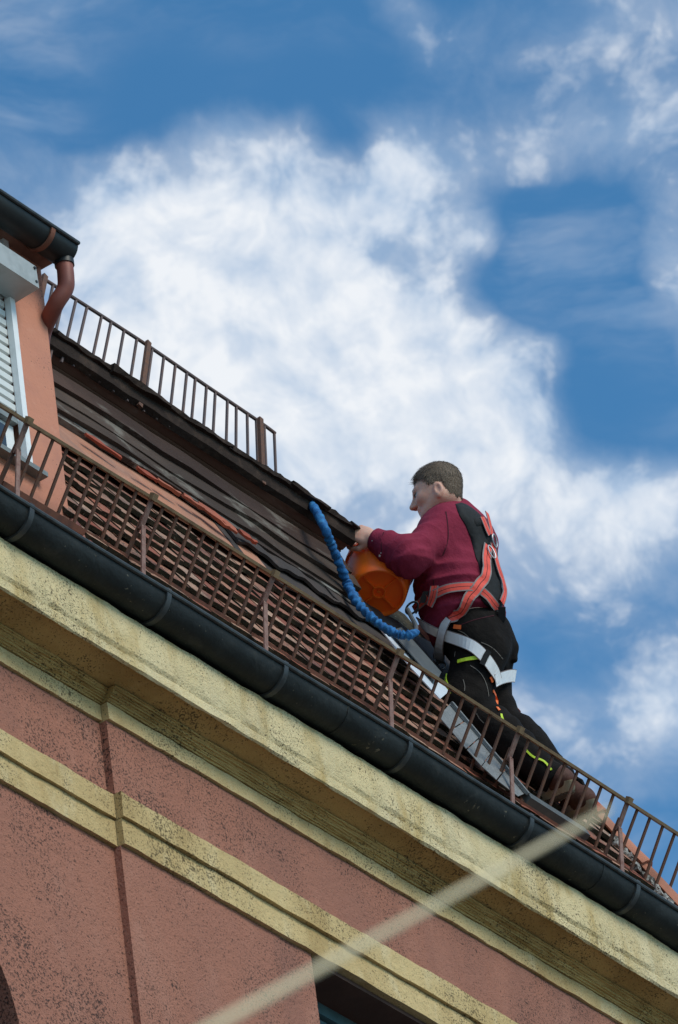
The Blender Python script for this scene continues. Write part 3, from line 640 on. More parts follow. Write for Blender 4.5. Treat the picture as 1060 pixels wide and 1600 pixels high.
# ------------------------------------------------------------------ the roofer
DM = 27.0
J = lambda x, y, d=0.: atD(x, y, DM+d)
PXM = FOC/DM
DH = A3(math.cos(AZ), math.sin(AZ), 0); ZV = A3(0, 0, 1)
def frame(th): 
    c, s_ = math.cos(math.radians(th)), math.sin(math.radians(th)); return -_r*c+DH*s_, -_r*s_-DH*c
f_, l_ = frame(28)
SKIN = mat('skin', (.64, .36, .26), .5, var=(45, .4, .75, (.60, .29, .205)), var2=(14, .45, .7, (.62, .31, .23), .6), bump=(220, .25, .0015), sss=.15)
HAIR = mat('short_brown_hair', (.135, .092, .060), .65, var=(120, .4, .7, (.165, .115, .076)), bump=(300, .3, .001))
STRAND = mat('hair_strands', (.150, .104, .068), .55, var=(40, .4, .7, (.195, .140, .092)))
SWEAT = mat('maroon_fleece', (.225, .020, .046), .9, var=(18, .4, .75, (.185, .016, .037)), var2=(300, .45, .7, (.26, .030, .060), .5), bump=(420, .3, .0015), bump2=(34, .6, .010), spec=.2)
TROU = mat('black_work_cloth', (.0095, .0080, .0075), .92, var=(14, .4, .7, (.015, .012, .0105)), var2=(60, .55, .8, (.021, .018, .016), .4), bump=(300, .25, .001), bump2=(16, .5, .02), spec=.12)
VEST = mat('black_padding', (.012, .013, .014), .8, var=(40, .4, .7, (.02, .021, .022)), bump=(240, .3, .002), spec=.3)
SRED = mat('coral_webbing', (.86, .100, .068), .7, var=(40, .4, .75, (.76, .085, .06)), bump=(500, .3, .001))
SGRY = mat('grey_webbing_edge', (.27, .22, .21), .75)
SWHT = mat('silver_webbing', (.90, .91, .92), .6, var=(30, .4, .75, (.78, .79, .81)), bump=(400, .3, .001))
THRD = mat('black_thread', (.02, .012, .012), .8)
LIME = mat('lime_piping', (.55, .75, .04), .6); ORNG = mat('orange_zip', (.85, .16, .03), .6)
STEEL = mat('steel', (.42, .42, .43), .5, .8); BLKM = mat('black_buckle', (.015, .015, .016), .4, .3)
SHOE = mat('brown_shoe_leather', (.075, .032, .022), .7, var=(40, .4, .7, (.11, .052, .038)), bump=(120, .3, .002), spec=.2)
SHOEG = mat('grey_shoe_suede', (.36, .32, .28), .8, var=(40, .4, .7, (.26, .22, .19)), bump=(160, .4, .002))
SOLE = mat('beige_sole', (.40, .33, .22), .75, var=(24, .4, .7, (.30, .235, .15)), bump=(90, .4, .003))
TREAD = mat('dark_tread', (.10, .070, .045), .85, var=(40, .4, .7, (.15, .11, .075)))
MAN = empty('person', (0, 0, 0), 'roofer in maroon sweatshirt, red harness and black trousers, leaning against the steep roof', 'person')

PEL = J(742, 990, .02); NB = J(710, 806, .27)
SHL, ELL, WRL = J(694, 828, .09), J(640, 873, -.13), J(593, 847, -.03)
SHR, ELR, WRR = J(744, 852, .36), J(676, 884, .44), J(612, 866, .32)
HIL, KNL, ANL = J(752, 1016, -.06), J(727, 1098, -.16), J(857, 1213, -.32)
HIR, KNR, ANR = J(764, 1030, .10), J(766, 1102, .04), J(895, 1240, -.21)
tax = NB-PEL; tax /= np.linalg.norm(tax); lt = l_-(l_@tax)*tax; lt /= np.linalg.norm(lt); ft = np.cross(lt, tax)
if ft@f_ < 0: ft = -ft

def torso(p, g=0.):
    d = fcap(p, J(713, 856, .20), J(716, 925, .08), .180+g, .178+g, ft, 1.22)
    d = smin(d, fcap(p, J(716, 925, .08), J(728, 972, .03), .178+g, .176+g, ft, 1.18), .05)
    sh0, sh1 = SHL*.82+SHR*.18, SHR*.82+SHL*.18
    d = smin(d, cap(p, sh0, sh1, .088+g, .088+g), .07)
    return smin(d, cap(p, J(712, 838, .25), NB, .115+g, .072+g), .05)
def sleeve(p, a, e, w_, g=0., bag=0.):
    d = cap(p, a, e, .083+g, .063+g)
    d = smin(d, cap(p, e, w_, .063+g, .048+g), .045)
    if bag: d = smin(d, cap(p, e*.8+w_*.2+(e-w_)*.05, e*.3+w_*.7, .063, .053), .04)
    return d
def sd_sweat(p):
    d = smin(torso(p), smin(sleeve(p, SHL, ELL, WRL, bag=1), 9., .01), .055)
    d = smin(d, sleeve(p, SHR, ELR, WRR, -.006), .05)
    # folds: across the upper arm, at the elbow, waist drapery
    ua = (p-SHL)@(ELL-SHL)/((ELL-SHL)@(ELL-SHL)); fa = (p-ELL)@(WRL-ELL)/((WRL-ELL)@(WRL-ELL))
    near = np.exp(-(cap(p, SHL, ELL, .08, .07)/.03)**2); near2 = np.exp(-(cap(p, ELL, WRL, .07, .05)/.03)**2)
    d = d+.0075*near*(np.abs(np.sin(ua*8+3.5*wav(p, 13, 3)))-.6)*np.clip(ua*1.5, 0, 1)+.0075*near2*(np.abs(np.sin(fa*9+3.5*wav(p, 15, 5)))-.6)
    wz = (p-PEL)@tax
    d = d+.010*np.exp(-((wz-.12)/.11)**2)*(np.abs(np.sin(wz*45+3.2*wav(p, 9, 8)))-.6)+.007*(np.abs(wav(p, 22, 11))-.2)+.003*wav(p, 60, 12)
    # hem, raised over the back pocket, and neck opening
    hem = -(wz-.015-.05*np.clip(-((p-PEL)@ft)/.15, -1, 1)); d = smax(d, hem, .012)
    d = np.minimum(d, smax(fcap(p, J(716, 930, .08), J(729, 980, .03), .176, .174, ft, 1.18), np.abs(hem+.025)-.022, .01)+.003)
    d = smax(d, -cap(p, NB-tax*.02, HC-up_h*.05, .064, .06), .008)
    cuff = smax(cap(p, ELL, WRL+(WRL-ELL)*.12, .058, .047), np.abs((p-WRL)@((WRL-ELL)/np.linalg.norm(WRL-ELL)))-.024, .008)
    return np.minimum(d, cuff)
# head frame
fh, lh = frame(9); pit = math.radians(4)
up_h = ZV*math.cos(pit)+fh*math.sin(pit); fh = fh*math.cos(pit)-ZV*math.sin(pit)
rl = math.radians(-4); up_h, lh = up_h*math.cos(rl)-lh*math.sin(rl), lh*math.cos(rl)+up_h*math.sin(rl)
HC = J(684, 764, .25); HAX = [fh, lh, up_h]
HS = .93
hp0 = lambda a, b_, c: HC+fh*a+lh*b_+up_h*c
hp = lambda a, b_, c: HC+(fh*a+lh*b_+up_h*c)*HS
def local(p, c, R_, fn):
    d = np.linalg.norm(p-c, axis=1); out = d-R_+.06; m_ = d < R_
    if m_.any(): out[m_] = fn(p[m_])
    return out
def sd_head(p): return local(p, HC-up_h*.03, .30, sd_head_)
def sd_head_(p): return sd_head0(HC+(p-HC)/HS)*HS
def sd_head0(p):
    d = ell(p, hp0(-.006, 0, .012), HAX, (.099, .078, .094))
    d = smin(d, ell(p, hp0(.036, 0, -.045), HAX, (.062, .061, .082)), .045)
    d = smin(d, cap(p, hp0(.068, 0, -.118), hp0(.058, 0, -.112), .026, .03), .035)          # chin
    for s_ in (-1, 1):
        d = smin(d, cap(p, hp0(.06, .022*s_, -.113), hp0(-.005, .056*s_, -.068), .020, .020), .03)  # jaw
        d = smin(d, ell(p, hp0(.068, .040*s_, -.048), HAX, (.024, .022, .022)), .025)       # cheekbone
        d = smin(d, cap(p, hp0(.092, .012*s_, .003), hp0(.083, .044*s_, .002), .010, .009), .018)  # brow ridge
    d = smin(d, cap(p, hp0(.096, 0, -.008), hp0(.121, 0, -.052), .0085, .0115), .014)        # nose
    d = smin(d, ell(p, hp0(.119, 0, -.054), HAX, (.012, .012, .010)), .008)
    for s_ in (-1, 1): d = smin(d, ell(p, hp0(.108, .012*s_, -.058), HAX, (.010, .008, .008)), .008)
    for s_ in (-1, 1): d = smax(d, -ell(p, hp0(.098, .034*s_, -.022), HAX, (.016, .019, .0125)), .012)  # eye sockets
    d = smin(d, cap(p, hp0(.092, -.018, -.083), hp0(.092, .018, -.083), .010, .010), .010)   # lips
    d = smin(d, cap(p, hp0(.090, -.015, -.093), hp0(.090, .015, -.093), .009, .009), .006)
    for s_ in (-1, 1):                                                                     # ears
        c = hp0(-.010, .076*s_, -.046); ax = [fh*.94-up_h*.2+lh*.25*s_, lh*s_, up_h]
        e = ell(p, c, HAX, (.021, .012, .034)); e = smax(e, -ell(p, c+lh*.012*s_+fh*.002, HAX, (.0125, .010, .022)), .006)
        e = smin(e, ell(p, c-up_h*.030+fh*.004, HAX, (.009, .007, .011)), .008)
        d = smin(d, e, .006)
    return smin(d, cap(p, hp0(-.030, 0, -.055), NB-tax*.03, .056, .062), .03)
# left hand gripping the end of the cornice, right hand on the bucket rim
def hand_chain(W, axd, side, nrm, sc, curl):
    """palm + five finger chains; axd: along the hand, side: towards the thumb, nrm: out of the back"""
    ch = []; pal0 = W+axd*.012*sc; pal1 = W+axd*.074*sc
    for k in range(4):
        o = (.030-.020*k)*sc; kn = W+axd*(.090-.004*abs(k-1))*sc+side*o+nrm*(.004-.003*abs(k-1.3))*sc
        L = (.043, .048, .045, .036)[k]*sc; p = kn; ang = 0; rr = .0095*sc*(1-.05*k); pts = [(W+axd*.03*sc+side*o*.7, .0125*sc), (kn, rr*1.12)]
        for j, fr in enumerate((1., .66, .52)):
            ang += curl[j]*(1+.06*k); dv = axd*math.cos(ang)-nrm*math.sin(ang); p = p+dv*L*fr; pts.append((p, rr*(1-.09*j)))
        ch.append(pts)
    t0 = W+axd*.022*sc+side*.026*sc-nrm*.006*sc; t1 = t0+(axd*.62+side*.62-nrm*.35)*.040*sc; t2 = t1+(axd*.88+side*.12-nrm*.4)*.032*sc; t3 = t2+(axd*.85-side*.25-nrm*.45)*.024*sc
    ch.append([(t0, .0145*sc), (t1, .0115*sc), (t2, .0098*sc), (t3, .0082*sc)])
    return ch
def sd_hand(p, ch, W, axd, side, nrm, sc): return local(p, W+axd*.05, .22, lambda q: sd_hand_(q, ch, W, axd, side, nrm, sc))
def sd_hand_(p, ch, W, axd, side, nrm, sc):
    d = ell(p, W+axd*.052*sc, [axd, side, nrm], (.050*sc, .043*sc, .0175*sc))
    for pts in ch:
        e = None
        for (a, ra), (b_, rb) in zip(pts[:-1], pts[1:]):
            q = cap(p, a, b_, ra, rb); e = q if e is None else smin(e, q, .004)
        d = smin(d, e, .007)
    return d
def ortho(a, s_):
    a = a/np.linalg.norm(a); s_ = s_-(s_@a)*a; s_ /= np.linalg.norm(s_); return a, s_
toV = lambda x, y, d: RT*x+UP*y+FW*d
axL, sdL = ortho(toV(-.80, .34, .30), toV(-.30, -.75, -.55)); nmL = np.cross(axL, sdL); nmL = nmL if nmL@toV(.2, .6, -.7) > 0 else -nmL
axR, sdR = ortho(toV(-.9, .15, .25), toV(.2, .8, -.3)); nmR = np.cross(axR, sdR); nmR = nmR if nmR@FW > 0 else -nmR
WL2, WR2 = WRL+axL*.015, WRR+axR*.01
chL = hand_chain(WL2, axL, sdL, nmL, 1.0, (.75, .95, .6)); chR = hand_chain(WR2, axR, sdR, nmR, 1.0, (.5, .7, .5))
def trous(p, g=0.):
    d = ell(p, J(745, 996, .02), [ft, lt, tax], (.138+g, .170+g, .125+g))
    for (h_, k_, a_, r0, r1, r2) in ((HIL, KNL, ANL, .110, .088, .062), (HIR, KNR, ANR, .096, .078, .060)):
        leg = smin(cap(p, h_, k_, r0+g, r1+g), cap(p, k_, a_, r1-.004+g, r2+g), .05)
        leg = smin(leg, cap(p, k_*.65+a_*.35, k_*.4+a_*.6, .076+g, .072+g), .04)
        d = smin(d, leg, .045)
    return d
def sd_trous(p):
    d = trous(p)
    for (k_, a_, sd) in ((KNL, ANL, 21), (KNR, ANR, 25)):
        u_ = (p-k_)@(a_-k_)/((a_-k_)@(a_-k_)); nr = np.exp(-(cap(p, k_, a_, .085, .066)/.03)**2)
        d = d+.0075*nr*(np.abs(np.sin(u_*15+3.5*wav(p, 12, sd)))-.55)*np.clip(u_*2+.3, .2, 1)
    d = d+.008*(np.abs(wav(p, 26, 31))-.2)+.004*(np.abs(wav(p, 60, 33))-.2)
    wz = (p-PEL)@tax; d = smax(d, wz-.085, .01)
    for a_, k_ in ((ANL, KNL), (ANR, KNR)):
        dv = (a_-k_)/np.linalg.norm(a_-k_); d = smax(d, np.where(np.linalg.norm(p-a_, axis=1) < .16, (p-a_)@dv-.035, -1.), .006)
    # hanging back pocket / tool pouch at the right hip
    d = smin(d, cap(p, J(786, 988, .06), J(797, 1012, .08), .026, .034), .022); d = smin(d, cap(p, J(797, 1012, .08), J(803, 1030, .05), .030, .016), .010)
    return d
def sd_body(p):
    d = sd_head(p)
    d = smin(d, torso(p, -.035), .02); d = smin(d, sleeve(p, SHL, ELL, WRL, -.024), .02); d = smin(d, sleeve(p, SHR, ELR, WRR, -.028), .02)
    d = smin(d, cap(p, WRL-(WRL-ELL)*.3, WL2+axL*.02, .028, .025), .015); d = smin(d, cap(p, WRR-(WRR-ELR)*.3, WR2+axR*.02, .028, .025), .015)
    d = smin(d, sd_hand(p, chL, WL2, axL, sdL, nmL, 1.0), .012); d = smin(d, sd_hand(p, chR, WR2, axR, sdR, nmR, 1.0), .012)
    return smin(d, trous(p, -.038), .03)
pts = np.array([PEL, NB, SHL, ELL, WRL, SHR, ELR, WRR, HC]); lo, hi = pts.min(0)-.26, pts.max(0)+.26
legs = np.array([PEL, HIL, HIR, KNL, KNR, ANL, ANR]); lo2, hi2 = legs.min(0)-.24, legs.max(0)+.24
body, _, _ = mesh_sdf(sd_body, np.minimum(lo, lo2), np.maximum(hi, hi2), .0042, 'body', [SKIN], MAN)
mesh_sdf(sd_sweat, lo, hi, .0052, 'sweatshirt', [SWEAT], MAN)
mesh_sdf(sd_trous, lo2, hi2, .0052, 'trousers', [TROU], MAN)
def sd_cloth(p): return np.minimum(sd_sweat(p), sd_trous(p))
# hair: a cap following the skull, cut at the hairline, plus strands
def sd_hair(p): return sd_hair0(HC+(p-HC)/HS)*HS
def sd_hair0(p):
    x, y, z = (p-HC)@fh, (p-HC)@lh, (p-HC)@up_h
    xs = np.array([-.12, -.085, -.055, -.036, -.030, -.004, .004, .022, .036, .050, .070, .12]); zs_ = np.array([-.080, -.080, -.072, -.052, -.012, -.008, -.018, -.010, .018, .030, .032, .032])
    up_ = z-np.interp(x, xs, zs_)-.004*np.sin(y*90+x*140)-.003*wav(p, 140, 44)
    th = .0012+(.0022+.0085*np.clip((z-.005)/.06, 0, 1))*np.clip(up_/.045, 0, 1)*(1-.35*np.clip((x-.05)/.04, 0, 1))
    d = ell(p, hp0(-.006, 0, .012), HAX, (.099, .078, .094)); d = smin(d, ell(p, hp0(.036, 0, -.045), HAX, (.062, .061, .082)), .045); d = smin(d, cap(p, hp0(-.030, 0, -.055), NB-tax*.03, .056, .062), .03)-th
    d = smin(d, ell(p, hp0(.056, 0, .058), HAX, (.030, .052, .016)), .02)
    d = d+.0008*wav(p, 120, 42)
    return smax(d, -up_, .004)
hair, HV, HF = mesh_sdf(sd_hair, HC-.17, HC+.17, .0036, 'hair', [HAIR], MAN)
def grad(fn, p, e=.002):
    g = np.stack([fn(p+A3(*(e if i == k else 0 for i in range(3))))-fn(p-A3(*(e if i == k else 0 for i in range(3)))) for k in range(3)], 1)
    return g/(np.linalg.norm(g, axis=1)[:, None]+1e-9)
hv = HV[rng.integers(0, len(HV), 9000)]; hn = grad(sd_hair, hv)
crown = hp(-.045, .01, .11); flow = hv-crown; flow -= (flow*hn).sum(1)[:, None]*hn; flow /= np.linalg.norm(flow, axis=1)[:, None]+1e-6
flow += .35*fh*np.clip(((hv-HC)@fh+.03)/.05, 0, 1)[:, None]; flow += rng.normal(0, .07, flow.shape); sw = np.cross(hn, flow); sw /= np.linalg.norm(sw, axis=1)[:, None]
ok = (hn@FW < .6) & ((hv-HC)@fh < .072)
b = MB(); L = rng.uniform(.010, .030, len(hv))*np.clip(.35+((hv-HC)@up_h+.02)/.08, .35, 1); wd = .0007
V = np.stack([hv-sw*wd+hn*-.001, hv+sw*wd+hn*-.001, hv+flow*L[:, None]*.5+hn*.0014+sw*wd*.8, hv+flow*L[:, None]*.5+hn*.0014-sw*wd*.8, hv+flow*L[:, None]-hn*.0012], 1)[ok]
m_ = len(V); base = np.arange(m_)*5
b.add(V.reshape(-1, 3), [f for q in base for f in ((q, q+1, q+2, q+3), (q+3, q+2, q+4))])
me = bpy.data.meshes.new('hair_strands'); me.from_pydata(np.concatenate(b.V).tolist(), [], b.F); me.materials.append(STRAND); o = bpy.data.objects.new('hair_strands', me); COL.objects.link(o); o.parent = hair; o['kind'] = 'stuff'
# eyes and brows
EYE = mat('eye_white', (.55, .52, .50), .25); IRIS = mat('dark_iris', (.03, .03, .035), .2)
for s_ in (-1, 1):
    b = MB(); c = hp(.0825, .033*s_, -.024); n1, n2 = 10, 14; V = []; gaze = fh*.96-up_h*.12+lh*.05*s_; gaze /= np.linalg.norm(gaze)
    a1 = np.cross(gaze, ZV); a1 /= np.linalg.norm(a1); a2 = np.cross(a1, gaze)
    for i in range(n1+1):
        for j in range(n2):
            t, q = math.pi*i/n1, 2*math.pi*j/n2; V.append(c+.0116*(gaze*math.cos(t)+math.sin(t)*(a1*math.cos(q)+a2*math.sin(q))))
    F = [(i*n2+j, i*n2+(j+1) % n2, (i+1)*n2+(j+1) % n2, (i+1)*n2+j) for i in range(n1) for j in range(n2)]
    b.add(V, F); b.MI = [1 if k//n2 < 2 else 0 for k in range(len(F))]; b.build('eye', [EYE, IRIS], MAN, 'all')
    b = MB(); b.tube(spline([hp(.099, .010*s_, .003), hp(.097, .024*s_, .009), hp(.086, .043*s_, .006), hp(.073, .056*s_, -.003)], 10), [.003, .005, .0058, .0058, .0056, .0052, .0046, .004, .003, .0015], 7); b.build('eyebrow', mat('dark_brow', (.06, .038, .024), .8), MAN, True)
    b = MB(); b.tube(spline([hp(.0975, .018*s_, -.019), hp(.0985, .032*s_, -.0150), hp(.0905, .049*s_, -.022)], 8), .0026, 6); b.build('eyelid', HAIR, MAN, True)

# ------------------------------------------------------------------ things laid on the clothes: surface-following ribbons
def drop_many(xy, fn=None, off=0.):
    """the first points of the clothing on lines of sight (or the nearest ones beside them), lifted by off"""
    fn = fn or sd_cloth; D_ = np.array([ray(x, y) for x, y in xy]); n = len(D_); t = np.full(n, DM-.7); bv = np.full(n, 9.); bt = t.copy(); live = np.ones(n, bool)
    for _ in range(70):
        ix = np.where(live)[0]
        if not len(ix): break
        v = fn(CAM+D_[ix]*t[ix, None]); im = v < bv[ix]; bv[ix[im]] = v[im]; bt[ix[im]] = t[ix[im]]
        live[ix[v < .0012]] = False; t[ix] += np.maximum(v*.7, .004); live[t > DM+.8] = False
    p = CAM+D_*bt[:, None]
    for _ in range(3): p = p-grad(fn, p, .004)*fn(p)[:, None]
    g = grad(fn, p, .012); return p+g*off, g
def drop(x, y, fn=None, off=0.): p, g = drop_many([(x, y)], fn, off); return p[0], g[0]
def ribbon(px, width, name, parent, kind='red', off=.006, fn=None, n=None, th=.0028, relax=2):
    n = n or max(6, int(sum(math.dist(a, b_) for a, b_ in zip(px[:-1], px[1:]))/5))
    pl = spline([A3(x, y, 0) for x, y in px], n); P, N = drop_many([(q[0], q[1]) for q in pl], fn, off)
    for _ in range(relax):
        P[1:-1] = (P[:-2]+2*P[1:-1]+P[2:])/4; N[1:-1] = (N[:-2]+2*N[1:-1]+N[2:])/4
    Tn = np.gradient(P, axis=0); Tn /= np.linalg.norm(Tn, axis=1)[:, None]; Sd = np.cross(Tn, N); Sd /= np.linalg.norm(Sd, axis=1)[:, None]; N = np.cross(Sd, Tn)
    us = {'red': (-1, -.74, -.06, .06, .74, 1), 'silver': (-1, -.9, .9, 1), 'plain': (-1, 1)}[kind]
    mats = {'red': [SGRY, SRED, THRD, SRED, SGRY], 'silver': [SGRY, SWHT, SGRY], 'plain': None}[kind]
    k = len(us); V = []
    for i in range(n):
        for u in us: V.append(P[i]+Sd[i]*u*width/2+N[i]*th/2)
        for u in us: V.append(P[i]+Sd[i]*u*width/2-N[i]*th/2)
    F = []; MI = []; mi = {'red': [0, 1, 2, 1, 0], 'silver': [0, 1, 0], 'plain': [0]}[kind]
    for i in range(n-1):
        q, r_ = i*2*k, (i+1)*2*k
        for j in range(k-1):
            F += [(q+j, q+j+1, r_+j+1, r_+j), (q+k+j, r_+k+j, r_+k+j+1, q+k+j+1)]; MI += [mi[j]]*2
        F += [(q, r_, r_+k, q+k), (q+k-1, q+2*k-1, r_+2*k-1, r_+k-1)]; MI += [mi[0]]*2
    F += [tuple(list(range(k))+list(range(2*k-1, k-1, -1)))]; MI += [mi[0]]
    b = MB(); b.add(V, F); b.MI = MI
    return b, {'red': [SGRY, SRED, THRD], 'silver': [SGRY, SWHT]}.get(kind), (P, N, Sd, Tn)
def strap(px, width, parent, kind='red', name='strap', m=None, **kw):
    b, mats, fr = ribbon(px, width, name, parent, kind, **kw); return b.build(name, mats or m, parent), fr
def patch(A, B, n, m_, off, name, mat_, parent, th=.010, fn=None):
    PA = spline([A3(x, y, 0) for x, y in A], n); PB = spline([A3(x, y, 0) for x, y in B], n); XY = [tuple((PA[i]*(1-j/(m_-1))+PB[i]*(j/(m_-1)))[:2]) for i in range(n) for j in range(m_)]; p, g = drop_many(XY, fn)
    ed = np.array([min(i, n-1-i, j, m_-1-j) for i in range(n) for j in range(m_)]); V0 = p+g*np.where(ed > 0, off, off*.3)[:, None]; V1 = p-g*.004
    V0 = np.array(V0).reshape(n, m_, 3)
    V0[1:-1, 1:-1] = (V0[:-2, 1:-1]+V0[2:, 1:-1]+V0[1:-1, :-2]+V0[1:-1, 2:]+2*V0[1:-1, 1:-1])/6
    V = np.concatenate([V0.reshape(-1, 3), np.array(V1)]); K = n*m_; F = []
    for i in range(n-1):
        for j in range(m_-1):
            q = i*m_+j; F += [(q, q+1, q+m_+1, q+m_), (K+q, K+q+m_, K+q+m_+1, K+q+1)]
    for i in range(n-1):
        for j in (0, m_-1): q = i*m_+j; F += [(q, q+m_, K+q+m_, K+q)]
    for j in range(m_-1):
        for i in (0, n-1): q = i*m_+j; F += [(q, q+1, K+q+1, K+q)]
    b = MB(); b.add(V, F); return b.build(name, mat_, parent, 60)
HAR = patch([(712, 788), (718, 806), (728, 822), (736, 842), (742, 866), (750, 890), (752, 915), (752, 938), (768, 952)],
            [(722, 786), (748, 803), (764, 826), (774, 852), (780, 880), (783, 905), (785, 930), (784, 948), (782, 960)], 26, 10, .012, 'harness', VEST, MAN)
tag(HAR, 'black padded back of the safety harness')
patch([(735, 812), (744, 806)], [(740, 828), (758, 822)], 5, 5, .020, 'shoulder_pad', VEST, HAR)
W5 = .042
strap([(748, 812), (753, 824), (759, 838)], .030, HAR, off=.020)
strap([(755, 806), (759, 820), (762, 838)], .022, HAR, off=.021)
strap([(757, 857), (755, 880), (756, 896), (750, 910), (738, 926), (722, 947), (707, 970)], .046, HAR, off=.020)
strap([(763, 852), (767, 870), (773, 892), (780, 912), (782, 928), (778, 942)], .034, HAR, off=.021)
strap([(681, 928), (700, 921), (722, 918), (742, 919), (758, 931), (776, 952)], .036, HAR, off=.014)
strap([(652, 951), (660, 942), (672, 931)], .034, HAR, off=.014)
strap([(683, 921), (680, 934), (678, 949)], .034, HAR, off=.022)
strap([(706, 969), (699, 984), (696, 1000), (690, 1018), (684, 1032)], .046, HAR, 'silver', off=.026, relax=8)
strap([(652, 966), (672, 980), (695, 991), (720, 1000), (742, 1013), (758, 1030), (770, 1048), (776, 1064)], .047, HAR, 'silver', off=.012)
strap([(770, 1064), (781, 1058), (795, 1055), (806, 1056)], .050, HAR, 'silver', off=.012)
strap([(752, 1040), (757, 1028), (763, 1018)], .022, HAR, 'plain', m=VEST, off=.017)
def ring(c, nrm, upv, rx, ry, r, name, m, parent):
    nrm = nrm/np.linalg.norm(nrm); a1 = upv-(upv@nrm)*nrm; a1 /= np.linalg.norm(a1); a2 = np.cross(nrm, a1)
    P = [c+a1*ry*math.sin(t)+a2*rx*math.cos(t) for t in np.linspace(0, 2*math.pi, 25)]; b = MB(); b.tube(P, r, 8); return b.build(name, m, parent, True)
p, g = drop(764, 848, None, .026); ring(p, g+RT*.3, UP, .020, .026, .0035, 'back_ring', STEEL, HAR)
p, g = drop(760, 868, None, .030); ring(p, g-RT*.3, UP, .012, .030, .003, 'carabiner', STEEL, HAR)
p, g = drop(781, 962, None, .012); b = MB(); b.box(p, (.026, .052, .02), [RT, UP, FW], jit=.002); b.build('buckle', BLKM, HAR)
p, g = drop(683, 1041, None, .022); b = MB(); b.box(p, (.034, .034, .014), [RT, UP, FW], jit=.002); b.build('buckle', BLKM, HAR); ring(p-UP*.024+RT*.008, -FW, UP, .014, .012, .003, 'adjuster', STEEL, HAR)
p, g = drop(668, 932, None, .018); b = MB(); b.box(p, (.022, .050, .010), [RT, UP*.9+RT*.3, FW], jit=.001); b.build('buckle', BLKM, HAR)
def piping(px, wd, m, nm='piping', off=.004): strap(px, wd, TRO, 'plain', nm, m, off=off, th=.004, relax=1)
TRO = [o for o in MAN.children if o.name.startswith('trousers')][0]
SWO = [o for o in MAN.children if o.name.startswith('sweatshirt')][0]
piping([(716, 1034), (732, 1030), (748, 1028)], .014, LIME); piping([(694, 1052), (698, 1066), (703, 1080)], .012, LIME); piping([(700, 1068), (704, 1084)], .008, LIME)
piping([(766, 1058), (769, 1066)], .012, ORNG, 'zip'); piping([(770, 1080), (777, 1093), (775, 1104), (780, 1111)], .011, ORNG, 'zip')
piping([(712, 980), (722, 981)], .016, ORNG, 'zip', .012); piping([(822, 1172), (834, 1184), (850, 1190), (862, 1204)], .008, LIME)
piping([(783, 1117), (786, 1126)], .008, LIME); piping([(798, 1200), (802, 1208), (801, 1215)], .006, LIME)
strap([(697, 800), (700, 822), (700, 845), (692, 868)], .0035, SWO, 'plain', 'seam', mat('dark_seam', (.05, .004, .012), .9), off=.0015, th=.002)
strap([(678, 905), (679, 930)], .003, SWO, 'plain', 'seam', bpy.data.materials['dark_seam'], off=.0012, th=.002)
STI = mat('light_stitching', (.16, .14, .12), .8)
for px in ([(716, 985), (728, 990), (738, 1003)], [(712, 1018), (711, 1026)], [(724, 1062), (727, 1072), (726, 1080)], [(745, 1115), (750, 1124), (757, 1130)], [(752, 1004), (770, 1012), (786, 1030)], [(735, 1040), (750, 1050), (760, 1068), (764, 1088)]):
    strap(px, .0028, TRO, 'plain', 'stitching', STI, off=.0012, th=.0015)
strap([(664, 992), (690, 986), (715, 978), (745, 968), (772, 962)], .003, SWO, 'plain', 'seam', bpy.data.materials['dark_seam'], off=.0014, th=.002)
strap([(600, 832), (596, 848), (597, 862)], .003, SWO, 'plain', 'seam', bpy.data.materials['dark_seam'], off=.0014, th=.002)
for (x, y, s_) in ((594, 868, .010), (595.5, 864, .005), (581.5, 845, .004)):
    strap([(x-s_*60, y+s_*150), (x+s_*60, y-s_*150)], s_*.8, SWO, 'plain', 'paint_spot', WHITE, off=.0012, th=.001, n=4)
